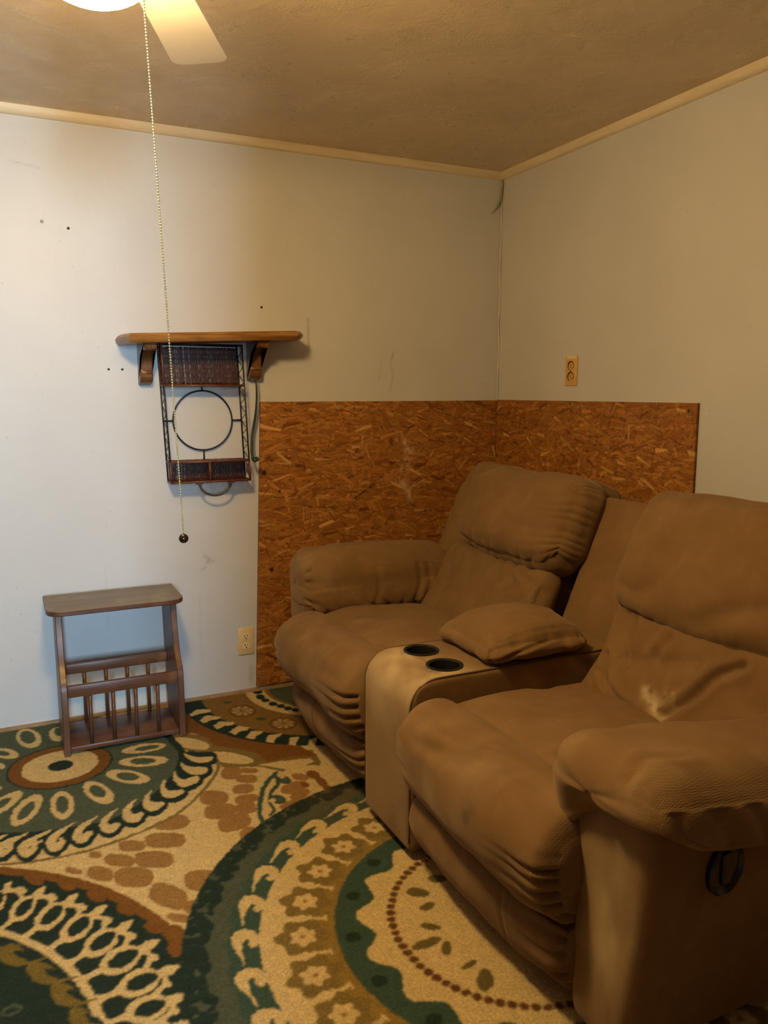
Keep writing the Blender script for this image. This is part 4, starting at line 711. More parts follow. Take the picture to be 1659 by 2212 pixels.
('cream',[-1873,-1661,-1873,-1663,-1872,-1667,-1871,-1669,-1871,-1669,-1872,-1671,-1874,-1673,-1877,-1676,-1881,-1679,-1886,-1683,-1893,-1686,-1900,-1690,-1904,-1692,-1906,-1694,-1907,-1697,-1907,-1700,-1906,-1703,-1903,-1705,-1901,-1704,-1897,-1702,-1890,-1700,-1883,-1696,-1876,-1692,-1872,-1689,-1868,-1684,-1865,-1680,-1863,-1674,-1862,-1667,-1864,-1662,-1865,-1658,-1866,-1655,-1868,-1653,-1872,-1653,-1874,-1657]),
('cream',[-1860,-1691,-1864,-1694,-1869,-1692,-1874,-1686,-1877,-1679,-1876,-1672,-1872,-1669,-1867,-1671,-1861,-1677,-1859,-1684]),
('cream',[-1997,-1705,-1981,-1713,-1948,-1712,-1947,-1732,-1980,-1726,-1996,-1731]),
('cream',[-1878,-1727,-1880,-1738,-1886,-1747,-1895,-1754,-1906,-1757,-1918,-1758,-1931,-1755,-1942,-1750,-1951,-1742,-1957,-1732,-1960,-1721,-1958,-1711,-1953,-1701,-1944,-1694,-1933,-1690,-1920,-1689,-1907,-1692,-1895,-1698,-1886,-1706,-1880,-1716]),
('cream',[-2189,-1092,-2181,-1077,-2177,-1062,-2164,-1049,-2160,-1052,-2163,-1081,-2172,-1096,-2178,-1114]),
('cream',[-2123,-1147,-2111,-1135,-2104,-1121,-2087,-1113,-2082,-1118,-2091,-1147,-2102,-1159,-2112,-1175]),
('cream',[-2058,-1209,-2044,-1199,-2034,-1186,-2014,-1181,-2009,-1187,-2021,-1216,-2036,-1226,-2048,-1241]),
('cream',[-2001,-1283,-1986,-1274,-1975,-1262,-1955,-1259,-1950,-1265,-1964,-1292,-1979,-1301,-1992,-1315]),
('cream',[-1953,-1366,-1937,-1359,-1925,-1348,-1904,-1348,-1899,-1354,-1915,-1380,-1931,-1386,-1945,-1398]),
('cream',[-1914,-1451,-1896,-1448,-1883,-1440,-1860,-1445,-1856,-1452,-1875,-1474,-1893,-1477,-1909,-1485]),
('cream',[-1887,-1547,-1869,-1546,-1855,-1541,-1834,-1548,-1830,-1556,-1850,-1573,-1867,-1574,-1884,-1579]),
('cream',[-1884,-1636,-1867,-1638,-1854,-1635,-1834,-1644,-1830,-1651,-1850,-1665,-1866,-1663,-1883,-1666]),
('cream',[-1887,-1713,-1872,-1716,-1859,-1715,-1840,-1726,-1837,-1733,-1856,-1742,-1872,-1739,-1887,-1740]),
('sageA',[-1667,-401,-1673,-410,-1686,-415,-1704,-417,-1724,-415,-1741,-409,-1752,-401,-1756,-392,-1751,-384,-1738,-378,-1720,-376,-1700,-378,-1682,-384,-1671,-392]),
('sageA',[-1701,-513,-1706,-523,-1719,-527,-1736,-526,-1755,-519,-1770,-508,-1780,-494,-1783,-482,-1778,-472,-1765,-467,-1748,-469,-1729,-476,-1713,-487,-1703,-500]),
('sageA',[-1772,-613,-1777,-623,-1788,-626,-1803,-622,-1818,-612,-1830,-597,-1838,-580,-1839,-566,-1834,-556,-1822,-552,-1808,-556,-1793,-567,-1780,-582,-1773,-599]),
('sageA',[-1885,-689,-1892,-698,-1901,-699,-1911,-690,-1921,-674,-1927,-654,-1930,-633,-1928,-616,-1922,-606,-1912,-605,-1902,-614,-1892,-631,-1885,-652,-1883,-673]),
('sageA',[-1995,-705,-2000,-728,-2007,-743,-2015,-748,-2023,-742,-2030,-727,-2033,-705,-2032,-680,-2028,-657,-2021,-641,-2012,-635,-2004,-641,-1997,-657,-1994,-680]),
('sageA',[-2088,-639,-2087,-655,-2091,-677,-2100,-701,-2111,-721,-2122,-733,-2132,-737,-2139,-730,-2140,-714,-2137,-693,-2128,-669,-2117,-649,-2105,-635,-2095,-631]),
('sageA',[-2153,-581,-2154,-594,-2161,-610,-2173,-626,-2186,-638,-2200,-645,-2210,-645,-2215,-638,-2214,-626,-2207,-610,-2196,-594,-2182,-581,-2168,-574,-2158,-574]),
('sageA',[-2151,-242,-2154,-249,-2162,-252,-2173,-248,-2186,-239,-2197,-227,-2204,-214,-2206,-202,-2203,-195,-2195,-192,-2184,-196,-2172,-205,-2161,-217,-2153,-230]),
('sageA',[-2066,-150,-2072,-170,-2082,-179,-2094,-176,-2105,-162,-2114,-138,-2119,-110,-2119,-83,-2113,-62,-2104,-52,-2091,-54,-2079,-70,-2070,-94,-2066,-123]),
('sageA',[-1971,-123,-1974,-140,-1979,-151,-1986,-156,-1993,-153,-1998,-142,-2002,-126,-2002,-108,-2000,-91,-1994,-79,-1988,-74,-1980,-77,-1975,-88,-1971,-105]),
('sageA',[-2185,-328,-2186,-331,-2188,-333,-2191,-333,-2194,-331,-2197,-327,-2198,-322,-2199,-318,-2198,-314,-2196,-312,-2193,-312,-2190,-315,-2187,-318,-2185,-323]),
('sageA',[-2189,-495,-2189,-498,-2191,-499,-2194,-499,-2197,-498,-2200,-495,-2202,-492,-2202,-489,-2202,-486,-2200,-485,-2197,-485,-2194,-486,-2191,-489,-2189,-492]),
('dgreen',[-2181,-1098,-2180,-1105,-2179,-1114,-2180,-1125,-2183,-1136,-2187,-1146,-2192,-1155,-2197,-1162,-2202,-1165,-2206,-1165,-2209,-1162,-2211,-1156,-2212,-1147,-2211,-1137,-2208,-1126,-2204,-1115,-2199,-1106,-2194,-1099,-2189,-1095,-2185,-1095]),
('dgreen',[-2114,-1157,-2113,-1165,-2114,-1174,-2117,-1185,-2121,-1196,-2127,-1205,-2134,-1212,-2141,-1217,-2147,-1219,-2152,-1217,-2155,-1212,-2157,-1205,-2156,-1196,-2154,-1185,-2149,-1175,-2143,-1165,-2136,-1157,-2129,-1152,-2123,-1150,-2118,-1152]),
('dgreen',[-2049,-1221,-2048,-1230,-2050,-1240,-2054,-1250,-2060,-1261,-2068,-1269,-2076,-1275,-2084,-1279,-2092,-1279,-2097,-1276,-2101,-1271,-2102,-1263,-2100,-1253,-2096,-1242,-2090,-1232,-2082,-1223,-2074,-1217,-2066,-1213,-2058,-1212,-2052,-1215]),
('dgreen',[-1992,-1296,-1991,-1304,-1994,-1314,-1998,-1324,-2005,-1333,-2013,-1341,-2022,-1347,-2031,-1349,-2038,-1349,-2044,-1346,-2047,-1340,-2048,-1333,-2046,-1323,-2041,-1313,-2035,-1304,-2026,-1296,-2018,-1290,-2009,-1286,-2001,-1286,-1995,-1290]),
('dgreen',[-1944,-1379,-1944,-1388,-1947,-1397,-1953,-1406,-1960,-1414,-1969,-1421,-1979,-1426,-1988,-1427,-1996,-1426,-2001,-1422,-2005,-1416,-2005,-1408,-2002,-1399,-1997,-1390,-1990,-1381,-1981,-1374,-1971,-1370,-1961,-1368,-1953,-1369,-1948,-1373]),
('dgreen',[-1906,-1466,-1907,-1475,-1911,-1483,-1918,-1491,-1927,-1498,-1937,-1502,-1948,-1505,-1958,-1504,-1966,-1501,-1972,-1496,-1975,-1489,-1974,-1481,-1971,-1472,-1964,-1464,-1955,-1458,-1945,-1453,-1934,-1450,-1924,-1451,-1915,-1454,-1909,-1459]),
('dgreen',[-1880,-1562,-1881,-1570,-1885,-1577,-1893,-1584,-1902,-1589,-1912,-1592,-1923,-1592,-1932,-1591,-1940,-1587,-1946,-1581,-1948,-1575,-1948,-1567,-1944,-1560,-1937,-1553,-1928,-1548,-1917,-1545,-1906,-1544,-1896,-1545,-1888,-1549,-1882,-1555]),
('dgreen',[-1878,-1651,-1880,-1658,-1884,-1664,-1891,-1669,-1900,-1673,-1910,-1674,-1920,-1674,-1930,-1671,-1937,-1667,-1942,-1661,-1944,-1655,-1943,-1648,-1939,-1641,-1932,-1636,-1923,-1633,-1913,-1631,-1903,-1631,-1893,-1634,-1885,-1638,-1880,-1644]),
('dgreen',[-1882,-1727,-1884,-1733,-1888,-1738,-1895,-1742,-1904,-1744,-1913,-1744,-1923,-1742,-1932,-1739,-1938,-1734,-1943,-1728,-1945,-1722,-1943,-1716,-1939,-1711,-1932,-1707,-1924,-1705,-1914,-1705,-1904,-1706,-1896,-1710,-1889,-1715,-1884,-1721]),
('oliveC',[-1209,-1567,-1216,-1572,-1226,-1572,-1238,-1568,-1248,-1560,-1256,-1549,-1259,-1538,-1257,-1529,-1250,-1524,-1240,-1523,-1228,-1528,-1217,-1537,-1209,-1547,-1206,-1558]),
('oliveC',[-1215,-1607,-1219,-1613,-1227,-1618,-1236,-1621,-1246,-1622,-1254,-1620,-1259,-1616,-1260,-1610,-1256,-1603,-1248,-1598,-1239,-1595,-1229,-1594,-1220,-1596,-1215,-1601]),
('oliveC',[-1247,-1693,-1252,-1696,-1260,-1695,-1270,-1691,-1279,-1684,-1285,-1676,-1289,-1668,-1288,-1662,-1282,-1659,-1274,-1659,-1265,-1664,-1256,-1671,-1249,-1679,-1246,-1687]),
('oliveC',[-1264,-1725,-1270,-1732,-1283,-1737,-1299,-1740,-1316,-1740,-1331,-1737,-1340,-1731,-1342,-1724,-1336,-1717,-1324,-1712,-1308,-1709,-1290,-1709,-1275,-1712,-1266,-1718]),
('oliveC',[-1259,-1764,-1265,-1773,-1273,-1780,-1279,-1782,-1284,-1780,-1286,-1774,-1284,-1764,-1279,-1754,-1273,-1745,-1265,-1738,-1258,-1736,-1254,-1738,-1252,-1744,-1254,-1754]),
('oliveC',[-1228,-1823,-1232,-1828,-1238,-1833,-1248,-1837,-1258,-1839,-1267,-1839,-1273,-1837,-1274,-1833,-1272,-1828,-1265,-1823,-1255,-1820,-1245,-1817,-1236,-1817,-1230,-1820]),
('oliveC',[-1229,-1891,-1239,-1903,-1250,-1910,-1260,-1913,-1268,-1909,-1271,-1900,-1269,-1888,-1263,-1874,-1253,-1862,-1241,-1854,-1231,-1851,-1223,-1855,-1220,-1864,-1222,-1877]),
('oliveC',[-1137,-1530,-1143,-1535,-1152,-1537,-1163,-1536,-1173,-1531,-1180,-1524,-1184,-1515,-1183,-1508,-1177,-1502,-1168,-1500,-1157,-1502,-1146,-1507,-1139,-1514,-1135,-1522]),
('sage',[-1300,-1783,-1307,-1790,-1316,-1793,-1325,-1792,-1332,-1786,-1334,-1777,-1332,-1768,-1325,-1761,-1316,-1757,-1307,-1759,-1300,-1765,-1298,-1774])]
HOOK=[(0.6617, 7.83), (0.6693, 4.54), (0.6828, 1.5), (0.6865, -0.85), (0.6777, -2.41), (0.6559, -3.04), (0.6328, -2.23), (0.6199, -0.3), (0.6204, 2.01), (0.6351, 3.08), (0.6476, 1.88), (0.6427, 0.39), (0.653, 0.09), (0.6609, 1.54), (0.6633, 4.08), (0.6586, 6.74)]

def build_rug():
    X0, X1, Y0, Y1 = -2.72, -0.55, -2.62, -0.022
    st = 0.0034
    xs = np.arange(X0, X1, st); ys = np.arange(Y0, Y1, st)
    X, Y = np.meshgrid(xs, ys)
    nz = vnoise(p3(X*150, Y*150, 0), 5); nz2 = vnoise(p3(X*60, Y*60, 0), 9)
    XW = X+0.0016*nz+0.0016*nz2; YW = Y+0.0016*vnoise(p3(X*150, Y*150, 7.3), 6)+0.0016*vnoise(p3(X*60, Y*60, 3.1), 8)
    C = np.zeros(X.shape+(3,))
    def put(mask, col):
        C[mask] = PAL[col]
    def polar(c):
        dx, dy = XW-c[0], YW-c[1]
        return np.hypot(dx, dy), np.degrees(np.arctan2(dy, dx)) % 360
    def fillpoly(P, col, clip=None):
        P = np.asarray(P, float)
        i0, i1 = np.searchsorted(xs, [P[:, 0].min()-0.01, P[:, 0].max()+0.01]); j0, j1 = np.searchsorted(ys, [P[:, 1].min()-0.01, P[:, 1].max()+0.01])
        if i1 <= i0 or j1 <= j0: return
        x = XW[j0:j1, i0:i1]; y = YW[j0:j1, i0:i1]; ins = np.zeros(x.shape, bool)
        n = len(P)
        for k in range(n):
            xa, ya = P[k]; xb, yb = P[(k+1) % n]
            if ya == yb: continue
            cnd = ((ya > y) != (yb > y)) & (x < (xb-xa)*(y-ya)/(yb-ya)+xa)
            ins ^= cnd
        if clip is not None: ins &= clip[j0:j1, i0:i1]
        C[j0:j1, i0:i1][ins] = PAL[col]
    put(np.ones(X.shape, bool), 'cream')
    cA, cD, cB, cC = (-2.0, -0.41), (-2.6, -1.69), (-0.93, -0.09), (-1.05, -1.72)
    rA, tA = polar(cA); rD, tD = polar(cD); rB, tB = polar(cB); rC, tC = polar(cC)
    inC = rC < 0.797
    shapes = [(c, np.array(p, float).reshape(-1, 2)/1000) for c, p in RUG_SHAPES]
    def layer(lo, hi):
        for c, P in shapes[lo:hi]:
            fillpoly(P, c)
    cut = RUG_CUTS
    layer(0, cut[0])                                     # tan scales, brown sweep and blossoms
    # circle A
    fo = np.interp(tA, [0, 4, 60, 115, 180, 243, 260, 272, 284, 300, 325, 350, 360], [.372, .368, .38, .424, .42, .419, .423, .435, .45, .424, .40, .385, .372])
    ol = np.interp(tA, [0, 30, 180, 251, 273, 286, 301, 314, 333, 340, 350, 360], [.40, .40, .58, .588, .588, .58, .577, .557, .545, .53, .45, .40])
    inA = rA < ol
    vis = (tA > 100) & (tA < 341)
    put((rA < ol) & (rA > ol-0.012) & (tA > 180) & (tA < 341), 'olive')
    put((rA < ol-0.014) & (tA > 180) & (tA < 341), 'cream')
    put((rA < fo+0.05) & ((tA > 100) & (tA < 336)), 'dgreen')
    put((rA < fo+0.028) & ((tA <= 100) | (tA >= 336)), 'dgreen')
    layer(cut[0], cut[1])                                # scalloped outline behind the commas
    put(rA < fo, 'sageA')
    put(rA < 0.168, 'dgreen'); put(rA < 0.161, 'brown'); put(rA < 0.121, 'cream'); put(rA < 0.040, 'dgreen')
    # circle B
    put((rB < 0.593), 'dgreen'); put(rB < 0.507, 'ochre')
    put(rB < 0.323, 'cream'); put(rB < 0.243, 'olive'); put(rB < 0.225, 'sage')
    # circle D
    rag = 0.803-0.008*np.abs(np.sin(np.radians(tD)*24))
    put(rD < 0.834, 'cream'); put(rD < 0.828, 'brown'); put(rD < rag, 'dgreen')
    put((rD < 0.604) & (rD > 0.585), 'cream')
    layer(cut[1], len(shapes))
    leafC = [(c, P) for c, P in shapes if c == 'oliveC']
    # circle C over its neighbours
    put(inC, 'dgreen')
    k = np.sin(np.radians(tC)*40)+0.6*np.sin(np.radians(tC)*97)
    put(inC & (nz2+0.3*nz > 0.62) & (rC > 0.735), 'sage')
    put(rC < 0.737+0.006*k, 'sage'); put(rC < 0.694+0.005*k, 'teal')
    H_ = np.array(HOOK)
    for a0 in np.arange(106.2-11.4*4, 300, 11.4):
        th = np.radians(H_[:, 1]+a0); fillpoly(np.c_[cC[0]+H_[:, 0]*np.cos(th), cC[1]+H_[:, 0]*np.sin(th)], 'cream')
    put(rC < 0.621, 'cream')
    put((rC < 0.503) & (rC > 0.44), 'gold')
    for a0 in np.arange(107-14.4*3, 300, 14.4):
        th = math.radians(a0); fx, fy = cC[0]+0.521*math.cos(th), cC[1]+0.521*math.sin(th)
        ang = np.arange(0, 2*PI, 0.1)
        def fl_(r, amp, kk, off):
            rr = r*(1+amp*np.cos(kk*(ang-th-off))); return np.c_[fx+rr*np.cos(ang), fy+rr*np.sin(ang)]
        fillpoly(fl_(0.060, 0.14, 6, 0), 'olive')
        fillpoly(fl_(0.060, 0.0, 6, 0)*np.array([1, 1]), 'olive') if False else None
        fillpoly(fl_(0.029, 0.17, 6, 0.5), 'cream'); fillpoly(fl_(0.007, 0, 1, 0), 'tan')
        t2 = th+math.radians(7.2)
        ex, ey = cC[0]+0.486*math.cos(t2), cC[1]+0.486*math.sin(t2)
        q = np.arange(0, 2*PI, 0.3)
        u = np.array([math.cos(t2), math.sin(t2)]); v = np.array([-u[1], u[0]])
        for (dr, a_, b_) in ((0, .020, .006), (.018, .005, .013), (-.020, .004, .013)):
            fillpoly([(ex+u[0]*(dr+a_*math.cos(s))+v[0]*b_*math.sin(s), ey+u[1]*(dr+a_*math.cos(s))+v[1]*b_*math.sin(s)) for s in q], 'cream')
    put(rC < 0.452, 'gold'); put(rC < 0.444, 'teal')
    for a0 in np.arange(124-21.8*3, 320, 21.8):
        th = math.radians(a0); dx, dy = cC[0]+0.407*math.cos(th), cC[1]+0.407*math.sin(th)
        put(np.hypot(XW-dx, YW-dy) < 0.0185, 'dgreen')
    put(rC < 0.373-0.020*np.cos(np.radians((tC-124)*360/21.8)), 'cream')
    for a0 in np.arange(100-4.6*10, 300, 4.6):
        th = math.radians(a0); dx, dy = cC[0]+0.307*math.cos(th), cC[1]+0.307*math.sin(th)
        put(np.hypot(XW-dx, YW-dy) < 0.0112, 'brown2')
    for c, P in leafC: fillpoly(P, c)
    # dirt worn into the pile beside the sofa: brown-ish patch with its own outline
    dirt = np.exp(-(((X+1.22)/0.12)**2+((Y+1.03)/0.16)**2))*(0.6+0.6*nz2)
    C = C*(1-0.35*np.clip(dirt, 0, 1)[..., None])+np.array(PAL['brown'])*0.35*np.clip(dirt, 0, 1)[..., None]
    # blur a little so that tufts mix at the borders
    for ax in (0, 1):
        C = 0.2*np.roll(C, 1, ax)+0.6*C+0.2*np.roll(C, -1, ax)
    Z = 0.0050+0.0011*nz+0.0006*nz2
    edge = np.minimum.reduce([X-X0, X1-st-X, Y-Y0, Y1-st-Y]); Z = np.where(edge < 0.004, 0.001, Z)
    ny, nx = X.shape
    ii, jj = np.meshgrid(np.arange(nx-1), np.arange(ny-1)); b0 = (jj*nx+ii).ravel()
    F = np.stack([b0, b0+1, b0+nx+1, b0+nx], 1)
    V = p3(X.ravel(), Y.ravel(), Z.ravel())
    nV, nF = len(V), len(F)
    me = bpy.data.meshes.new('area_rug')
    org = np.array([(X0+X1)/2, (Y0+Y1)/2, 0])
    me.vertices.add(nV); me.vertices.foreach_set('co', (V-org).astype(np.float32).ravel())
    me.loops.add(nF*4); me.loops.foreach_set('vertex_index', F.astype(np.int32).ravel())
    me.polygons.add(nF); me.polygons.foreach_set('loop_start', np.arange(0, nF*4, 4, dtype=np.int32))
    me.polygons.foreach_set('use_smooth', [True]*nF)
    me.update(calc_edges=True)
    at = me.color_attributes.new('pile', 'FLOAT_COLOR', 'POINT')
    at.data.foreach_set('color', np.c_[C.reshape(-1, 3), np.ones(nV)].astype(np.float32).ravel())
    me.materials.append(MAT_RUG)
    o = bpy.data.objects.new('area_rug', me); COL.objects.link(o); o.location = org
    tag(o, 'green, cream and brown area rug with large circular medallions covering the floor', 'rug')
build_rug()

# ------------------------------------------------------------------ strand boards on the two walls
def strand_board(corners, axis, label, seed, stains, holes):
    """corners: world (TL, TR, BR, BL) on the wall plane; a 1.2 cm board made of glued wood strands"""
    TL, TR, BR, BL = [np.array(c, float) for c in corners]
    st = 0.0021
    Wd = max(np.linalg.norm(TR-TL), np.linalg.norm(BR-BL)); Hd = np.linalg.norm(BL-TL)
    nx, ny = int(Wd/st), int(Hd/st)
    g = np.random.default_rng(seed)
    C = np.empty((ny, nx, 3)); C[:] = (0.30, 0.115, 0.02)
    base = np.array([(0.40, 0.170, 0.034), (0.34, 0.138, 0.025), (0.46, 0.205, 0.046), (0.28, 0.102, 0.017), (0.375, 0.155, 0.029), (0.19, 0.064, 0.011), (0.54, 0.265, 0.070)])
    cum = [0.27, 0.50, 0.64, 0.82, 0.93, 0.975, 1.0]
    n = int(Wd*Hd*6000)
    for k in range(n):
        big = k/n
        L = g.uniform(0.025, 0.10)*(1 if g.random() < 0.7 else 0.6); Wt = g.uniform(0.004, 0.020)
        if big > 0.988: L = g.uniform(0.04, 0.08); Wt = g.uniform(0.008, 0.018)
        ang = g.normal(0, 0.30) if g.random() < 0.76 else g.uniform(-PI/2, PI/2)
        if g.random() < 0.42: Wt *= g.uniform(0.15, 0.4); L *= 1.2
        cx, cy = g.uniform(0, Wd), g.uniform(0, Hd)
        ca, sa = math.cos(ang), math.sin(ang)
        ex = (abs(ca)*L+abs(sa)*Wt)/2; ey = (abs(sa)*L+abs(ca)*Wt)/2
        i0, i1 = max(0, int((cx-ex)/st)), min(nx, int((cx+ex)/st)+2); j0, j1 = max(0, int((cy-ey)/st)), min(ny, int((cy+ey)/st)+2)
        if i1 <= i0 or j1 <= j0: continue
        x = (np.arange(i0, i1)*st-cx)[None, :]; y = (np.arange(j0, j1)*st-cy)[:, None]
        u = x*ca+y*sa; v = -x*sa+y*ca
        tp, sk1, sk2, fr_ = g.uniform(0, 0.75), g.normal(0, 0.9), g.normal(0, 0.9), g.uniform(0.5, 2.0)*0.0018
        taper = 1-tp*np.clip(u/L+0.5, 0, 1)
        fray = fr_*np.sin(v*g.uniform(900, 2200)+k)
        ins = (u+sk1*v+fray < L/2) & (u+sk2*v+fray > -L/2) & (np.abs(v-0.002*np.sin(u*50+k)) < Wt/2*taper)
        col = base[np.searchsorted(cum, g.random())]*g.uniform(0.80, 1.18)
        if big > 0.974 and g.random() < 0.6: col = np.array((0.60, 0.32, 0.095))*g.uniform(0.75, 1.1)
        strk = 1+0.13*np.sin(v*g.uniform(1500, 3500)+k)+0.08*np.sin(v*900+u*30)
        edge = np.where(np.abs(v)*0+(v) > Wt/2*taper-0.0022, 0.62, 1.0)  # edge shadow of each strand, painted as a darker rim on one side
        blk = C[j0:j1, i0:i1]
        blk[ins] = (col*(strk*edge)[..., None])[ins]
    xs = (np.arange(nx)+0.5)*st; ys = (np.arange(ny)+0.5)*st
    X, Y = np.meshgrid(xs, ys)
    for (pl, wd, k, col) in stains:
        d = seg_dist(X, Y, pl); m = np.clip(np.exp(-(d/wd)**2)*(0.45+0.75*vnoise(p3(X*70, Y*70, 0), 4))*k, 0, 1)[..., None]
        C = C*(1-m)+np.array(col)*m
    for (hx, hy, hr) in holes:
        m = np.clip(1.6-np.hypot(X-hx, Y-hy)/hr, 0, 1)[..., None]; C = C*(1-m)+np.array((0.02, 0.007, 0.003))*m
    a = ((xs-xs[0])/(xs[-1]-xs[0]))[None, :, None]; b_ = ((ys-ys[0])/(ys[-1]-ys[0]))[:, None, None]
    P = (TL*(1-a)+TR*a)*(1-b_)+(BL*(1-a)+BR*a)*b_
    thick = 0.012; nrm = np.array((0, -1, 0)) if axis == 'y' else np.array((-1, 0, 0))
    front = (P+nrm*thick).reshape(-1, 3); nV = len(front)
    ii, jj = np.meshgrid(np.arange(nx-1), np.arange(ny-1)); b0 = (jj*nx+ii).ravel()
    F = np.stack([b0, b0+nx, b0+nx+1, b0+1], 1).tolist()
    rim = [i for i in range(nx)]+[j*nx+nx-1 for j in range(1, ny)]+[(ny-1)*nx+i for i in range(nx-2, -1, -1)]+[j*nx for j in range(ny-2, 0, -1)]
    back = front[rim]-nrm*(thick-0.0005)
    V = np.vstack([front, back]); nr = len(rim)
    F += [(rim[k], rim[(k+1) % nr], nV+(k+1) % nr, nV+k) for k in range(nr)]
    colr = np.vstack([C.reshape(-1, 3), np.tile((0.12, 0.045, 0.012), (nr, 1))])
    o = obj('strand_board', V, F, MAT_OSB, None, False, {'strand': colr})
    return tag(o, label, 'wall board')
dust = (0.62, 0.46, 0.28)
strand_board([(-1.151, 0, 1.219), (-0.013, 0, 1.221), (-0.013, 0, 0.018), (-1.194, 0, 0.018)], 'y',
             'rough strand board screwed to the back wall beside the wall shelf', 11,
             [([(0.66, 0.17), (0.72, 0.23), (0.69, 0.27), (0.68, 0.36), (0.72, 0.42)], 0.022, 0.75, dust), ([(0.44, 0.42), (0.54, 0.36)], 0.004, 1.3, (0.03, 0.01, 0.005)), ([(0.74, 0.30), (0.77, 0.29)], 0.005, 1.2, (0.04, 0.012, 0.006))],
             [(0.43, 0.03, 0.004), (0.62, 0.045, 0.004), (0.09, 0.37, 0.005), (0.06, 0.70, 0.008), (0.62, 0.27, 0.003), (0.35, 0.32, 0.003), (0.50, 0.10, 0.003), (0.02, 0.29, 0.010), (0.88, 0.04, 0.004)])
strand_board([(0, -0.013, 1.224), (0, -1.213, 1.224), (0, -1.216, 0.018), (0, -0.013, 0.018)], 'x',
             'rough strand board screwed to the right wall behind the sofa', 23,
             [([(0.66, 0.23), (0.70, 0.26)], 0.006, 1.0, (0.05, 0.015, 0.006)), ([(0.81, 0.41), (0.83, 0.44)], 0.005, 1.2, (0.03, 0.01, 0.005))],
             [(0.535, 0.012, 0.004), (1.165, 0.028, 0.005), (0.25, 0.12, 0.003), (0.62, 0.42, 0.003), (0.09, 0.15, 0.003)])

# ------------------------------------------------------------------ printed stamp on the board: the word stands upside down
def text_mesh(name, body, size, loc, rot, mat, label=None, cat=None, parent=None):
    cu = bpy.data.curves.new(name, 'FONT'); cu.body = body; cu.size = size; cu.extrude = 0.0004; cu.align_x = 'CENTER'; cu.align_y = 'CENTER'
    cu.offset = 0.0006
    t = bpy.data.objects.new(name, cu); COL.objects.link(t)
    dg = bpy.context.evaluated_depsgraph_get()
    me = bpy.data.meshes.new_from_object(t.evaluated_get(dg)); bpy.data.objects.remove(t)
    me.materials.append(mat)
    o = bpy.data.objects.new(name, me); COL.objects.link(o)
    if parent: o.parent = parent
    o.location = np.array(loc)-wloc(parent); o.rotation_euler = rot
    return o
board = bpy.data.objects['strand_board']
text_mesh('printed_stamp', 'fyon', 0.026, (-0.985, -0.0128, 0.951), (PI/2, PI+math.radians(6), 0), MAT_DARKBROWN, parent=board)

# ------------------------------------------------------------------ duplex outlet low on the back wall
def outlet_back():
    c = np.array((-1.2335, 0, 0.2215)); hx, hz = 0.0345, 0.0575
    e = empty('wall_outlet', (c[0], 0, c[2]-hz), 'ivory duplex wall outlet beside the strand board, low on the back wall', 'outlet')
    MB().box((c[0]-hx, -0.0065, c[2]-hz), (c[0]+hx, 0.0, c[2]+hz), 0.004).build('cover_plate', MAT_IVORY, e, 'auto')
    for s in (1, -1):
        cz = c[2]+s*0.0195
        pr = []
        for k in range(24):
            t = 2*PI*k/24; pr.append((c[0]+0.0165*math.cos(t), cz+max(-0.0125, min(0.0125, 0.0165*math.sin(t)))))
        so = MB().prism(pr, -0.0085, -0.006, 'y').build('socket', MAT_IVORY2, e)
        mb = MB()
        mb.box((c[0]-0.0075, -0.0092, cz+0.000), (c[0]-0.0050, -0.0084, cz+0.0085)); mb.box((c[0]+0.0050, -0.0092, cz+0.001), (c[0]+0.0072, -0.0084, cz+0.0078))
        mb.lathe([(0.0028, -0.0092), (0.0028, -0.0084)], (c[0], 0, cz-0.0065), 12, 'y')
        mb.build('slot', MAT_HOLE, so)
    MB().lathe([(0.0022, -0.0082), (0.0030, -0.0075), (0.0030, -0.006)], (c[0], 0, c[2]), 14, 'y').build('screw', MAT_IVORY, e)
outlet_back()
def outlet_right():
    cy, cz = -0.5385, 1.3455; hy, hz = 0.0375, 0.0605
    e = empty('wall_outlet', (0, cy, cz-hz), 'amber outlet high on the right wall above the strand board', 'outlet')
    MB().box((-0.0055, cy-hy, cz-hz), (0.0, cy+hy, cz+hz), 0.004).build('cover_plate', MAT_AMBER, e, 'auto')
    MB().box((-0.0062, cy-hy*0.9, cz+hz-0.012), (-0.005, cy+hy*0.75, cz+hz-0.001)).build('paint_smear', MAT_IVORY2, e)
    for s in (1, -1):
        z = cz+s*0.0215-0.002
        so = MB().lathe([(0.0175, -0.0062), (0.0175, -0.0052)], (0, cy, z), 28, 'x').build('socket', MAT_AMBER, e)
        # dark gap round the plug face, open at lower right
        pts = []
        for k in range(26):
            t = math.radians(-35+285*k/25); pts.append((-0.0064, cy-0.0175*math.cos(t), z+0.0175*math.sin(t)))
        rad = [0.0010+0.0024*math.exp(-((k-15)/7.0)**2) for k in range(26)]
        MB().tube(pts, rad, 6).build('gap', MAT_DARKBROWN, so, True)
        mb = MB(); mb.box((-0.0072, cy+0.0005, z-0.006), (-0.006, cy+0.0025, z+0.009)); mb.box((-0.0072, cy-0.0085, z-0.011), (-0.006, cy-0.005, z-0.006))
        mb.build('slot', MAT_DARKBROWN, so)
    MB().box((-0.0072, cy-0.0015, cz-0.007), (-0.006, cy+0.002, cz+0.004)).build('screw', MAT_DARKBROWN, e)
outlet_right()

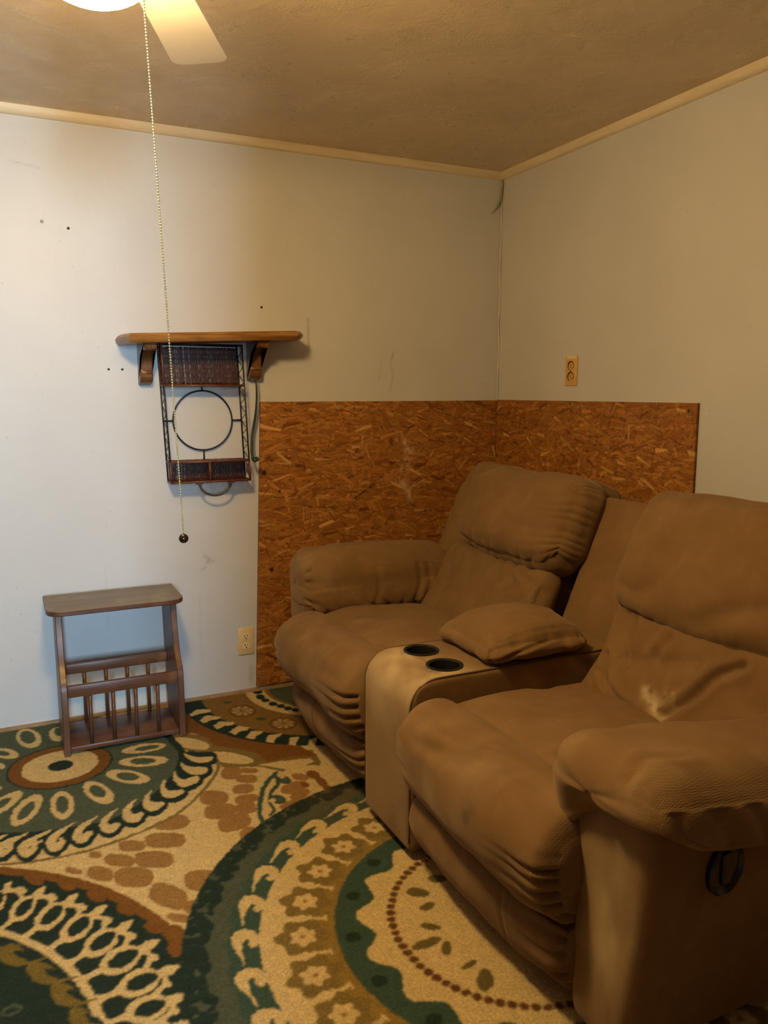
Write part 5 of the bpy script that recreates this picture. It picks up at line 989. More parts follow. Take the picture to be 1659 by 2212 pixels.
# ------------------------------------------------------------------ nail heads and holes in the white wall
NAILS = [((-1.732, 1.342), .0045, 'dark nail hole left of the wall shelf, outer one of a close pair'),
         ((-1.683, 1.342), .0045, 'dark nail hole left of the wall shelf, inner one of a close pair'),
         ((-1.135, 1.595), .0048, 'dark nail head in the wall above the right end of the wall shelf'),
         ((-1.847, 1.839), .005, 'dark dent hole in the wall at upper left, smaller and darker one'),
         ((-1.934, 1.855), .006, 'grey filled dent in the wall at far upper left')]
for (x, z), r, lab in NAILS:
    mb = MB().lathe([(r*0.5, -0.0016), (r, -0.0011), (r, 0.0)], (x, 0, z), 12, 'y')
    tag(mb.build('nail_head', MAT_NAIL if 'grey' not in lab else MAT_PEEL, None, True), lab, 'nail')

# ------------------------------------------------------------------ strip of paint peeling out of the corner below the ceiling moulding
def peel():
    P = [(-0.006, -0.010, 2.205), (-0.010, -0.012, 2.17), (-0.014, -0.013, 2.135), (-0.022, -0.014, 2.105), (-0.040, -0.013, 2.075), (-0.066, -0.010, 2.048)]
    P = np.array(P); t = np.linspace(0, 5, 26); Q = np.stack([np.interp(t, range(6), P[:, k]) for k in range(3)], 1)
    for _ in range(4): Q[1:-1] = .25*Q[:-2]+.5*Q[1:-1]+.25*Q[2:]
    rr = np.r_[np.full(18, 0.0075), np.linspace(0.0075, 0.001, 8)]
    o = MB().tube(Q, rr, 8, flat=0.35).build('peeling_strip', MAT_PEEL, None, True)
    tag(o, 'thin grey strip peeling away from the wall corner under the ceiling moulding', 'trim strip')
peel()

# ------------------------------------------------------------------ ceiling fan with lamp
HUB = np.array((-1.875, -1.635))
def fan():
    e = empty('ceiling_fan', (HUB[0], HUB[1], 1.925), 'ceiling fan with cream blades and a glowing bowl lamp', 'ceiling fan')
    hx, hy = HUB
    MB().lathe([(0.03, 2.232), (0.085, 2.231), (0.09, 2.215), (0.105, 2.19), (0.115, 2.15), (0.11, 2.115), (0.085, 2.095), (0.06, 2.085), (0.05, 2.07)], (hx, hy, 0), 40).build('motor_housing', MAT_WHITEMETAL, e, 'auto')
    ls = MB().lathe([(0.05, 2.078), (0.062, 2.074), (0.072, 2.068), (0.074, 2.058), (0.070, 2.056)], (hx-0.049, hy+0.004, 0), 40).build('light_fitter', MAT_WHITEMETAL, e, 'auto')
    prof = [(0.066, 2.059), (0.088, 2.050), (0.108, 2.036)]+[(0.119*math.cos(t), 2.014-0.092*math.sin(t)) for t in np.linspace(0.0, PI/2-0.03, 14)]
    MB().lathe(prof, (hx-0.049, hy+0.004, 0), 40).build('lamp_bowl', MAT_GLOBE, e, True)
    base = math.atan2(0.90, 0.43)
    for k in range(4):
        a = base+k*PI/2
        u = np.array((math.cos(a), math.sin(a))); v = np.array((-u[1], u[0]))
        off = np.array((0.012, -0.006)) if k == 0 else np.zeros(2)
        # outline of one blade: narrow at the iron, rounded corners at the tip
        r0, r1, w0, w1, rc = 0.16, 0.565, 0.052, 0.066, 0.028
        out = [(r0, -w0), (r1-rc, -w1)]
        for t in np.linspace(-PI/2, 0, 6)[1:]: out.append((r1-rc+rc*math.cos(t), -w1+rc+rc*math.sin(t)))
        for t in np.linspace(0, PI/2, 6): out.append((r1-rc+rc*math.cos(t), w1-rc+rc*math.sin(t)))
        out += [(r0, w0), (r0-0.012, 0)]
        P2 = [tuple(HUB+off+u*p+v*q) for p, q in out]
        zb = 2.044
        mb = MB().prism(P2, zb, zb+0.006, 'z')
        pitch = math.radians(-7 if k else -4)
        def tilt(p):
            q = (p[:2]-HUB-off)@v
            return np.array([p[0], p[1], p[2]+q*math.sin(pitch)])
        mb.xf(tilt)
        bl = mb.build('blade', MAT_BLADE, e, 'auto')
        ib = MB()
        ib.prism([tuple(HUB+u*p+v*q) for p, q in [(0.09, -0.012), (0.19, -0.03), (0.21, -0.02), (0.215, 0), (0.21, 0.02), (0.19, 0.03), (0.09, 0.012)]], zb+0.009, zb+0.014, 'z')
        ib.tube([(*(HUB+u*0.10), 2.105), (*(HUB+u*0.115), 2.075), (*(HUB+u*0.13), zb+0.013)], 0.009, 8)
        ib.build('blade_iron', MAT_WHITEMETAL, bl, 'auto')
fan()
def chain():
    top = np.array((-1.868, -1.785, 1.90)); bot = np.array((-1.8345, -1.785, 1.003))
    up = np.array((-1.870, -1.765, 2.055))
    e = empty('pull_chain', tuple(bot), 'long brass pull chain with a dark ball hanging from the fan lamp', 'pull chain')
    # beads strung close together
    Vb, Fb = [], []
    nb = 7; 
    ring = [(0.0001, -1), (0.6, -0.8), (1, -0.15), (1, 0.15), (0.6, 0.8), (0.0001, 1)]
    L = np.linalg.norm(top-bot); n = int(L/0.0047)
    mb = MB(); V = []; F = []
    for i in range(n):
        c = bot+(top-bot)*(i/n)+np.array((0, 0, 0.012)); b0 = len(V)
        for r, h in ring:
            for k in range(nb):
                t = 2*PI*k/nb; V.append((c[0]+r*0.0018*math.cos(t), c[1]+r*0.0018*math.sin(t), c[2]+h*0.0018))
        for a in range(len(ring)-1):
            for k in range(nb):
                l = (k+1) % nb; F.append((b0+a*nb+k, b0+a*nb+l, b0+(a+1)*nb+l, b0+(a+1)*nb+k))
    V0 = len(V)
    o = obj('bead_chain', V, F, MAT_BRASS, e, True)
    w_ = MB().tube([bot+(0, 0, 0.008), top+(0, 0, 0.01), up, (-1.872, -1.73, 2.06)], 0.0007, 5).build('chain_wire', MAT_BRASS, e, True)
    MB().lathe([(0.0001, -0.0085)]+[(0.0085*math.cos(t), 0.0085*math.sin(t)) for t in np.linspace(-1.4, 1.4, 12)]+[(0.0001, 0.0085)], bot, 20).build('ball_knob', MAT_BALL, e, True)
chain()

# ------------------------------------------------------------------ wooden wall shelf
def wall_shelf():
    tilt = 0.046
    x0, x1, d = -1.704, -1.012, 0.200
    zc = lambda x: 1.4465+(x-x0)*tilt
    e = empty('wall_shelf', ((x0+x1)/2, 0, 1.28), 'varnished wooden wall shelf on two corbels, hanging a little crooked', 'shelf')
    ch = 0.045
    out = [(x0, -0.001), (x0, -d+ch+0.02), (x0+ch*0.45, -d), (x1-ch*0.9, -d), (x1, -d+ch+0.01), (x1, -0.001)]
    P = np.array(out); c = np.array(((x0+x1)/2, -0.06))
    hb = 0.0165; V = []; F = []
    lev = [(-hb, 0.010), (-hb*0.35, 0.0015), (hb*0.3, 0.0), (hb*0.6, 0.004), (hb, 0.0085)]
    for h, ins in lev:
        for (x, y) in out:
            xx = x+(ins if x < -1.4 else -ins); yy = y+(ins if y < -0.01 else 0)
            V.append((xx, yy, zc(xx)+h))
    n = len(out)
    for a in range(len(lev)-1):
        for k in range(n):
            l = (k+1) % n; F.append((a*n+k, a*n+l, (a+1)*n+l, (a+1)*n+k))
    F.append(tuple(range(n))[::-1]); F.append(tuple((len(lev)-1)*n+k for k in range(n)))
    bo = MB().add(V, F).build('shelf_board', MAT_SHELF, e, 'auto')
    me = bo.data; me.materials.append(MAT_SHELFEND)
    for p in me.polygons:
        if p.normal.x < -0.45 and p.center.x < -0.3: p.material_index = 1
    for xa, xb in ((-1.627, -1.580), (-1.203, -1.156)):
        zt = zc((xa+xb)/2)-hb+0.001
        pr = [(-0.001, zt), (-0.168, zt)]
        for t in np.linspace(0, 1, 7)[1:]: pr.append((-0.168+0.004*math.sin(t*PI), zt-0.022*t))
        pr += [(-0.160, zt-0.026)]
        for t in np.linspace(0, PI/2, 9): pr.append((-0.150+0.088*math.sin(t), zt-0.028-0.036*(1-math.cos(t))))
        pr += [(-0.058, zt-0.095), (-0.061, zt-0.103), (-0.062, zt-0.108), (-0.056, zt-0.109), (-0.058, zt-0.118)]
        for t in np.linspace(0, PI/2, 8)[1:]: pr.append((-0.058+0.056*(1-math.cos(t)), zt-0.122-0.030*math.sin(t)))
        pr += [(-0.001, zt-0.153)]
        mb = MB().prism(pr, xa, xb, 'x', bev=0.004)
        mb.build('corbel', MAT_CORBEL, e, 'auto')
wall_shelf()

# ------------------------------------------------------------------ wire and wicker rack hanging under the shelf
def weave(mb, o, u, v, nu, nv, r=0.0021, amp=0.0012):
    """woven sheet: thick stakes along v, thin weavers... o origin, u/v edge vectors"""
    o, u, v = map(np.array, (o, u, v)); nrm = np.cross(u, v); nrm = nrm/np.linalg.norm(nrm)
    for i in range(nu):
        a = (i+0.5)/nu
        t = np.linspace(0, 1, nv*2+1)
        jit = rng.normal(0, 0.0006, 3)
        pts = o+u*a+v*t[:, None]+nrm*(amp*np.cos(PI*nv*t+PI*(i % 2)))[:, None]+jit
        mb.tube(pts, r*rng.uniform(0.8, 1.15), 5)
    for j in range(nv):
        b_ = (j+0.5)/nv
        mb.tube(np.array([o+v*b_, o+u*0.5+v*b_, o+u+v*b_]), 0.0014, 5)
    return mb
def wicker_rack():
    zb, zt = 0.912, 1.438
    lean = lambda z: -0.022*(z-zb)/(zt-zb)
    xl, xr, yb, yf = -1.531, -1.222, -0.010, -0.086
    e = empty('wicker_rack', ((xl+xr)/2, yb, 0.84), 'dark wire and wicker rack with a ring, hanging below the wooden shelf', 'rack')
    def P(x, y, z): return np.array((x+lean(z), y, z))
    fr = MB(); R = 0.0030
    for x in (xl, xr):
        for y in (yb, yf):
            fr.tube([P(x, y, zb), P(x, y, (zb+zt)/2), P(x, y, zt)], R, 8)
        fr.tube([P(x, yb, zt), P(x, yf, zt)], R, 8)
    for y in (yb,):
        fr.tube([P(xl, y, zt), P(xr, y, zt)], R, 8)
    fr.tube([P(xl, yf, zt), P(xr, yf, zt)], R*0.8, 8)
    fr.build('wire_frame', MAT_IRON, e, True)
    for x in (xl, xr):
        zg = MB(); zs = np.linspace(zb+0.085, zt-0.02, 15)
        pts = [P(x, yb if i % 2 else yf, z) for i, z in enumerate(zs)]
        for a, b_ in zip(pts[:-1], pts[1:]): zg.tube([a, (a+b_)/2, b_], 0.0014, 5)
        zg.build('side_lattice', MAT_IRON, e, True)
    rg = MB(); cx, cz, rad = -1.387, 1.147, 0.1165
    rg.tube([(cx+rad*math.cos(t), yb, cz+rad*math.sin(t)) for t in np.linspace(0, 2*PI, 64, endpoint=False)], 0.0033, 8, True)
    rg.tube([P(xl, yb, cz), (cx-rad, yb, cz)], 0.0032, 8); rg.tube([(cx+rad, yb, cz), P(xr, yb, cz)], 0.0032, 8)
    rg.tube([(cx, yb, cz+rad), (cx, yb, 1.285)], 0.0032, 8); rg.tube([(cx, yb, cz-rad), (cx, yb, 0.99)], 0.0032, 8)
    rg.build('wire_ring', MAT_IRON, e, True)
    # upper basket: woven back, floor and left side
    zu = 1.283
    ub = MB()
    weave(ub, P(xl+.004, yb+.001, zu+.004), P(xr, yb, zu)-P(xl, yb, zu)-(.008, 0, 0), (P(xl, 0, zt-.012)-P(xl, 0, zu))*1.0, 84, 8)
    weave(ub, P(xl+.004, yf, zu+.002), P(xr, yb, zu)-P(xl, yb, zu)-(.008, 0, 0), (0, yb-yf, 0), 74, 5)
    weave(ub, P(xl, yf, zu+.004), (0, yb-yf, 0), P(xl, 0, zt-.012)-P(xl, 0, zu), 16, 10)
    up = ub.build('upper_basket', MAT_WICKER, e, True)
    uf = MB()
    uf.tube([P(xl, yf, zu), P(xr, yf, zu)], 0.0042, 8); uf.tube([P(xl, yb, zu), P(xr, yb, zu)], 0.0035, 8)
    for x in (xl, xr): uf.tube([P(x, yf, zu), P(x, yb, zu)], 0.0040, 8)
    uf.tube([P(xl, yf, zu), P(xl, yf, zt)], 0.0038, 8)
    uf.build('basket_rim', MAT_WICKERFRAME, up, True)
    # lower box with two compartments
    zl = 0.990
    lb = MB()
    U = P(xr, yb, zb)-P(xl, yb, zb)-(.008, 0, 0)
    weave(lb, P(xl+.004, yb+.001, zb+.002), U, (0, 0, zl-zb-.004), 84, 5)
    weave(lb, P(xl+.004, yf, zl), U, (0, yb-yf, 0), 74, 5)
    weave(lb, P(xl+.004, yf, zb+.001), U, (0, yb-yf, 0), 74, 5)
    xm = (xl+xr)/2-.004
    weave(lb, P(xm, yf+.004, zb), (0, yb-yf-.006, 0), (0, 0, zl-zb), 12, 6)
    lo = lb.build('lower_basket', MAT_WICKER, e, True)
    lf = MB()
    for z in (zb, zl):
        for y in (yb, yf): lf.tube([P(xl, y, z), P(xr, y, z)], 0.0045, 8)
        for x in (xl, xr): lf.tube([P(x, yf, z), P(x, yb, z)], 0.0042, 8)
    for x in (xl, xm, xr): lf.tube([P(x, yf, zb), P(x, yf, zl)], 0.0042, 8)
    for x in (xl, xr): lf.tube([P(x, yf, zb), P(x, (yb+yf)/2, (zb+zl)/2), P(x, yf, zl)], 0.002, 6)
    lf.build('basket_rim', MAT_WICKERFRAME, lo, True)
    # half-round towel ring below
    yt = -0.066; xa, xb = -1.421, -1.296
    tr = MB(); c0 = ((xa+xb)/2); rr = (xb-xa)/2
    tr.tube([(c0-rr*math.cos(t), yt-0.004, 0.906-0.052*math.sin(t)) for t in np.linspace(0, PI, 28)], 0.0040, 8)
    tr.build('towel_ring', MAT_RINGWOOD, e, True)
    tm = MB()
    for x in (xa, xb):
        MB().box((x-0.012, yf+0.002, 0.901), (x+0.012, yf+0.022, 0.912)).build('ring_mount', MAT_WICKERFRAME, e)
wicker_rack()
def green_strap():
    P = np.array([(-1.186, -0.064, 1.318), (-1.183, -0.066, 1.285), (-1.180, -0.060, 1.24), (-1.182, -0.045, 1.17), (-1.192, -0.03, 1.10), (-1.204, -0.05, 1.04), (-1.211, -0.085, 0.995)])
    t = np.linspace(0, 6, 37); Q = np.stack([np.interp(t, range(7), P[:, k]) for k in range(3)], 1)
    for _ in range(6): Q[1:-1] = .25*Q[:-2]+.5*Q[1:-1]+.25*Q[2:]
    rr = np.interp(t, [0, 1, 3, 5, 6], [0.0050, 0.0060, 0.0085, 0.0095, 0.007])
    e = empty('green_strap', (-1.20, -0.06, 0.97), 'dark green strap hanging from the right corbel down to the wicker rack', 'strap')
    MB().tube(Q, rr, 8, flat=0.5).build('strap_band', MAT_GREEN, e, True)
    MB().tube([(-1.211, -0.090, 0.996), (-1.203, -0.092, 0.990), (-1.195, -0.090, 0.993), (-1.193, -0.088, 1.002)], [0.008, 0.010, 0.010, 0.005], 8).build('knot', MAT_GREEN, e, True)
green_strap()

# ------------------------------------------------------------------ magazine rack table
def magazine_table():
    e = empty('magazine_rack_table', (-1.7725, -0.22, 0.0075), 'small dark wood side table with magazine rack of dowels against the white wall', 'side table')
    zt = 0.488
    x0, x1 = -2.010, -1.537; yb, yf = -0.035, -0.288; r = 0.05
    out = [(x1, yb), (x0, yb)]
    for t in np.linspace(PI, 1.5*PI, 7): out.append((x0+r+r*math.cos(t), yf+r+r*math.sin(t)))
    for t in np.linspace(1.5*PI, 2*PI, 7): out.append((x1-r+r*math.cos(t), yf+r+r*math.sin(t)))
    MB().prism(out, zt, zt+0.02, 'z', bev=0.003).build('table_top', MAT_RACKTOP, e, 'auto')
    o = bpy.data.objects['table_top']; o.data.materials.append(MAT_RACK)
    for p in o.data.polygons:
        if p.normal.z < 0.6: p.material_index = 1
    prof = [(-0.355, 0.008), (-0.350, 0.13), (-0.346, 0.235), (-0.340, 0.258), (-0.326, 0.277), (-0.310, 0.293), (-0.293, 0.318), (-0.280, 0.352), (-0.266, 0.40), (-0.257, 0.45), (-0.253, zt)]
    back = [(-0.085, zt), (-0.115, 0.30), (-0.120, 0.05), (-0.120, 0.008)]
    for xa, xb in ((-1.982, -1.960), (-1.586, -1.564)):
        MB().prism(prof+back, xa, xb, 'x', bev=0.0025).build('side_panel', MAT_RACKV, e, 'auto')
    MB().box((-1.960, -0.342, 0.014), (-1.586, -0.105, 0.032), 0.003).build('base_shelf', MAT_RACK, e, 'auto')
    MB().box((-1.960, -0.346, 0.212), (-1.586, -0.328, 0.254), 0.003).build('front_rail', MAT_RACK, e, 'auto')
    MB().box((-1.960, -0.142, 0.228), (-1.586, -0.125, 0.266), 0.003).build('back_rail', MAT_RACK, e, 'auto')
    for xa in (-1.888, -1.811, -1.734, -1.657):
        MB().tube([(xa, -0.331, 0.031), (xa, -0.334, 0.12), (xa, -0.337, 0.214)], 0.0068, 12).build('dowel', MAT_RACKV, e, True)
        MB().tube([(xa, -0.132, 0.031), (xa, -0.133, 0.13), (xa, -0.134, 0.230)], 0.0068, 12).build('dowel', MAT_RACKV, e, True)
magazine_table()

# ------------------------------------------------------------------ console loveseat
SOFA = empty('reclining_loveseat', (-0.70, -1.27, 0.008), 'brown reclining loveseat with a cup-holder console between its two seats', 'sofa')
def pad(name, c, half, r, n, fn, parent, mat=None, attrs=None):
    """soft cushion: rounded box of the given half sizes, fn(U, q) -> world points and displacement along the normal"""
    U, q, F = rbox_q(half, r, n)
    V, disp = fn(U, q.copy())
    V = V+np.asarray(c)
    if disp is not None:
        V = V+vnormals(V, F)*np.asarray(disp)[:, None]
    at = attrs(U, V) if attrs else {}
    return obj(name, V, F, mat or MAT_FAB, parent, True, at)
def gather(u, s, edge=1.0, L=0.12, freq=9, seed=1, amp=0.012, wander=0.6):
    """pleats that start at the end u -> edge and die away after L; s runs along the seam"""
    d = np.abs(edge-u) if edge > 0 else np.abs(u-edge)
    ph = s*freq+wander*vnoise(p3(s*freq*0.8, u*2.5, seed*3.7), seed)
    len_ = L*(0.6+0.7*(0.5+0.5*vnoise(p3(s*freq*1.1, 0, seed), seed+5)))
    f = np.exp(-(d/len_)**1.3)
    return -amp*f*(0.5+0.5*np.cos(2*PI*ph))**2.6

# --- hidden frame
MB().box((-1.06, -2.15, 0.034), (-0.34, -0.38, 0.20), 0.01).build('base_frame', MAT_DARKFAB, SOFA)
for (x, y) in ((-1.06, -0.34), (-1.06, -2.19), (-0.38, -0.34), (-0.38, -2.19)):
    MB().lathe([(0.022, 0.0072), (0.026, 0.012), (0.03, 0.036)], (x, y, 0), 16).build('foot', MAT_BLACK, SOFA)

# --- seats
def seat(y0, y1, seed, near):
    yc, hy = (y0+y1)/2, (y1-y0)/2
    # flat part of the seat
    def fs(U, q):
        u, v, w = U.T
        top = smooth(0.2, 0.9, w)
        q[:, 2] += top*(0.012*(1-v**2)-0.030*smooth(-0.6, 1, u)-0.018*np.exp(-((u+1)/0.22)**2))
        d = top*0.006*fbm(p3(q[:, 0]*7, q[:, 1]*7, seed), seed)
        return q, d
    st = pad('seat_cushion', (-0.785, yc, 0.375), (0.345, hy-0.004, 0.085), 0.045, (50, 60, 12), fs, SOFA,
             attrs=lambda U, V: {'pale': 0.10*np.clip(0.4+vnoise(p3(V[:, 0]*14, V[:, 1]*14, 0), seed+3), 0, 1)*smooth(-0.1, -1, U[:, 0])})
    # padded front that rolls over the edge
    hx, hz = 0.118, 0.143
    def ff(U, q):
        u, v, w = U.T
        x, z = q[:, 0].copy(), q[:, 2].copy()
        # lean: the belly bulges forward, the underside tucks back
        q[:, 0] = x-0.014*np.cos(z/hz*1.3)-0.012+0.030*smooth(0.2, -1, z/hz)
        end = np.abs(v)**5
        q[:, 0] += 0.020*end*smooth(0.3, -1, u)
        q[:, 2] -= 0.016*end*smooth(0, 1, w)-0.010*end*smooth(0, -1, w)
        q[:, 1] *= 1+0.025*np.cos(z/hz*1.4)*smooth(0.4, -1, u)
        th = np.arctan2(z/hz, -x/hx)      # 0 = front, pi/2 = top
        fr = smooth(0.9, -0.2, u)
        d = 0.010*fr*fbm(p3(v*2.2+seed, th*0.8, 0), seed, 2)
        s = (z/hz+1)/2
        cap = np.where(np.abs(v) > 0.97, smooth(0.80, 0.98, np.maximum(np.abs(u), np.abs(w))), 1.0)
        fr = fr*cap
        d = d+gather(v, s+0.10*(v+1), -1, 0.25, 7.5, seed+2, 0.022)*smooth(0.55, 0.25, z/hz)*fr
        d = d+gather(v, s, 1, 0.16, 7.5, seed+4, 0.010)*smooth(0.8, 0.1, z/hz)*fr
        if near:
            # soft folds across the top of the roll
            A, B = v, th
            for pl, dp, wd in (([(0.30, 0.75), (0.05, 0.95), (-0.35, 1.15), (-0.60, 1.30)], 0.006, 0.10), ([(0.45, 1.0), (0.20, 1.12), (-0.05, 1.35)], 0.005, 0.09), ([(0.55, 0.62), (0.2, 0.66), (-0.1, 0.85)], 0.004, 0.10)):
                d = d+crease(A, B, pl, dp, wd)*fr
        else:
            for pl, dp, wd in (([(0.2, 0.9), (-0.2, 1.0), (-0.6, 1.25)], 0.004, 0.12), ([(-0.3, 0.5), (-0.7, 0.55)], 0.004, 0.10)):
                d = d+crease(v, th, pl, dp, wd)*fr
        return q, d
    def fattr(U, V):
        u, v, w = U.T
        nn = vnoise(p3(V[:, 0]*18, V[:, 1]*18, V[:, 2]*18), seed+7)
        pale = 0.10*np.clip(0.3+nn, 0, 1)*smooth(0.2, 1, w)
        dk = np.zeros(len(V))
        if near:
            dd = np.hypot((V[:, 1]+1.846)/0.9, V[:, 2]-0.372); dd2 = np.hypot(V[:, 1]+1.862, (V[:, 2]-0.394)*1.4)
            dk = 0.85*smooth(0.026, 0.014, dd+0.006*nn)+0.35*smooth(0.030, 0.012, dd2+0.006*nn)
            dk = np.clip(dk, 0, 0.8)*smooth(-0.95, -1.1, V[:, 0])
        return {'pale': pale, 'dark': dk}
    pad('front_cushion', (-1.128, yc, 0.333), (hx, hy+0.004, hz), (0.112, 0.034, 0.112), (34, 120, 44), ff, SOFA, attrs=fattr)
    # lower footrest board, padded
    def fl(U, q):
        u, v, w = U.T
        z = w
        q[:, 0] += 0.045*smooth(0.3, -1, z)**1.2-0.012*np.cos(z*1.2)
        q[:, 0] += 0.016*np.abs(v)**4
        q[:, 2] += 0.010*(np.abs(v)**3)*smooth(0, -1, z)
        fr = smooth(0.5, -0.6, u)
        s = (z+1)/2
        d = 0.007*fr*fbm(p3(v*2.5, z*0.8, seed), seed+9, 2)+gather(v, s+0.25*v, -1, 0.34, 5.5, seed+6, 0.016)*fr*np.where(np.abs(v) > 0.97, smooth(0.7, 0.98, np.maximum(np.abs(u), np.abs(w))), 1.0)
        d = d+crease(v, z, [(0.15-0.55*near, 0.9), (0.12-0.55*near, 0.0), (0.12-0.55*near, -0.9)], 0.003, 0.02)*fr
        return q, d
    pad('footrest', (-1.142, yc, 0.136), (0.062, hy+0.002, 0.112), (0.055, 0.04, 0.075), (18, 110, 44), fl, SOFA)
seat(-1.130, -0.470, 3, False)
seat(-2.075, -1.430, 8, True)

# --- backs: local frame y (along the sofa), v (up the slope), w (out towards the sitter)
BO = np.array((-0.545, 0.40)); BU = np.array((0.385, 0.923)); BN = np.array((-0.923, 0.385))
def bw(q):
    out = np.empty_like(q)
    out[:, 1] = q[:, 0]; out[:, 0] = BO[0]+BU[0]*q[:, 1]+BN[0]*q[:, 2]; out[:, 2] = BO[1]+BU[1]*q[:, 1]+BN[1]*q[:, 2]
    return out
def bpad(name, yc, vc, wc, half, r, n, fn, parent, attrs=None):
    U, q, F = rbox_q(half, r, n)
    q, d = fn(U, q)
    q = q+np.array((yc, vc, wc)); V = bw(q)
    F = np.asarray(F)[:, ::-1]
    V = V+vnormals(V, F)*d[:, None]
    # normals must point outwards
    c = V.mean(0); nn = vnormals(V, F)
    if np.sum((V-c)*nn) < 0:
        F = F[:, ::-1]; V = V-2*0*nn
        V = bw(q); V = V+vnormals(V, F)*d[:, None]
    return obj(name, V, F, MAT_FAB, parent, True, attrs(U, V, q) if attrs else None)
def back(y0, y1, yl0, yl1, yh0, yh1, vh0, vh1, arm, seed, near):
    """arm: +1 when the arm side is at larger y"""
    yc, hy = (y0+y1)/2, (y1-y0)/2
    def fshell(U, q):
        a, b, c = U.T
        # narrower towards the top on the arm side, soft shoulders
        side = arm*a
        q[:, 0] += arm*(-0.060*smooth(0.45, 1, b)-0.10*smooth(-0.45, -1, b))*smooth(0, 1, side)
        q[:, 2] += 0.055*smooth(0.35, 0.85, side)*smooth(-0.9, -0.2, b)*smooth(-1, 0.5, c)-0.03*smooth(0.88, 1, side)*smooth(0, 1, c)
        d = gather(side, (b+1)/2, 1, 0.16, 13, seed+1, 0.008)*smooth(-1, 0, c)
        d = d+gather(b, (a+1)/2, 1, 0.10, 10, seed+2, 0.004)
        return q, d
    sh = bpad('backrest', yc, 0.297, -0.075, (hy, 0.325, 0.095), (0.055, 0.06, 0.06), (50, 60, 14), fshell, SOFA)
    def flum(U, q):
        a, b, c = U.T
        q[:, 2] += 0.020*(1-a**2)*smooth(-1, 1, c)*(1-b**2)
        q[:, 2] += 0.03*smooth(0, -1, b)*smooth(0, 1, c)
        q[:, 0] *= 1+0.03*smooth(0, -1, b)
        f = smooth(-0.2, 0.6, c)
        d = f*0.006*fbm(p3(a*2.5, b*1.5, seed), seed+3, 2)
        if near:
            A = q[:, 0]+(yl0+yl1)/2; B = q[:, 1]+0.115
            for pl, dp, wd in NEAR_CREASES:
                d = d+crease(A, B, pl, dp, wd)*f
        else:
            d = d+gather(b, (a+1)/2, 1, 0.85, 8, seed+5, 0.015)*f*(0.5+0.5*smooth(0.6, -0.6, a))
        return q, d
    def lattr(U, V, q):
        pale = np.zeros(len(V))
        if near:
            A, B = q[:, 0], q[:, 1]
            nn = vnoise(p3(A*55, B*55, 0), 31)+0.5*vnoise(p3(A*140, B*140, 0), 32)
            d1 = seg_dist(A, B, [(-1.694, 0.048), (-1.732, 0.026), (-1.757, 0.009), (-1.78, 0.004)]); d2 = seg_dist(A, B, [(-1.763, 0.070), (-1.792, 0.055)]); d3 = seg_dist(A, B, [(-1.73, 0.02), (-1.78, 0.05)])
            pale = 0.85*np.exp(-(d1/0.017)**2)*np.clip(0.65+0.8*nn, 0, 1)+0.55*np.exp(-(d2/0.012)**2)*np.clip(0.6+0.8*nn, 0, 1)+0.22*np.exp(-(d3/0.03)**2)*np.clip(0.4+nn, 0, 1)
        return {'pale': np.clip(pale, 0, 1)}
    bpad('lumbar_cushion', (yl0+yl1)/2, 0.115, 0.048, ((yl1-yl0)/2, 0.165, 0.055), (0.05, 0.06, 0.05), (90, 60, 14), flum, sh, lattr)
    # head cushion: overhangs the lumbar part, leaves a strip of the backrest bare on the arm side
    ph = (yh1-yh0)/2
    def fhead(U, q):
        a, b, c = U.T
        side = arm*a
        puff = (1-np.abs(a)**2.6)*(1-np.abs(b)**2.6)
        q[:, 2] += 0.040*puff*smooth(-0.6, 0.8, c)
        q[:, 0] += arm*(-0.045*smooth(0.1, 1.0, b)*smooth(0.0, 1, side))
        q[:, 1] += -0.025*np.abs(a)**6*smooth(0, -1, b)*-1-0.03*smooth(0.4, 1, side)*smooth(0.3, 1, b)
        q[:, 1] += 0.012*(1-a**2)*smooth(0, -1, b)*-1
        f = smooth(-0.5, 0.3, c)
        ang = np.arctan2(b, a)
        edge = np.maximum(np.abs(a), np.abs(b))
        d = f*0.008*fbm(p3(a*1.6, b*1.6, seed), seed+11, 2)
        s = (b+1)/2
        k = 0.75 if not near else 0.3
        d = d+k*(gather(-side, s+0.16*side, 1, 0.30, 11, seed+12, 0.006)+gather(b, (a+1)/2+0.1*b, -1, 0.34, 10, seed+13, 0.006)+gather(side, s, 1, 0.14, 8, seed+14, 0.006))*f
        if near:
            A, B = a, b
            for pl, dp, wd in (([(0.28, 0.75), (0.22, 0.2), (0.30, -0.35), (0.50, -0.62), (0.72, -0.60)], 0.008, 0.11), ([(-0.15, -0.75), (-0.35, -0.55), (-0.7, -0.35)], 0.006, 0.10)):
                d = d+crease(-A, B, [(-x, y) for x, y in pl], dp, wd)*f
        return q, d
    bpad('head_cushion', (yh0+yh1)/2, (vh0+vh1)/2, 0.048, (ph, (vh1-vh0)/2, 0.085), (0.075, 0.085, 0.07), (90, 70, 20), fhead, sh)
NEAR_CREASES = [
    ([(-1.557, 0.216), (-1.569, 0.151), (-1.592, 0.09)], 0.009, 0.008),
    ([(-1.496, 0.094), (-1.542, 0.03), (-1.612, -0.004), (-1.718, -0.02)], 0.011, 0.008),
    ([(-1.508, 0.043), (-1.556, 0.012), (-1.638, -0.022), (-1.734, -0.034)], 0.008, 0.007),
    ([(-1.927, 0.194), (-1.872, 0.151), (-1.836, 0.078), (-1.785, 0.020)], 0.016, 0.011),
    ([(-1.702, 0.195), (-1.679, 0.142)], 0.010, 0.013),
    ([(-1.591, 0.104), (-1.678, 0.118), (-1.814, 0.166)], 0.006, 0.020),
]
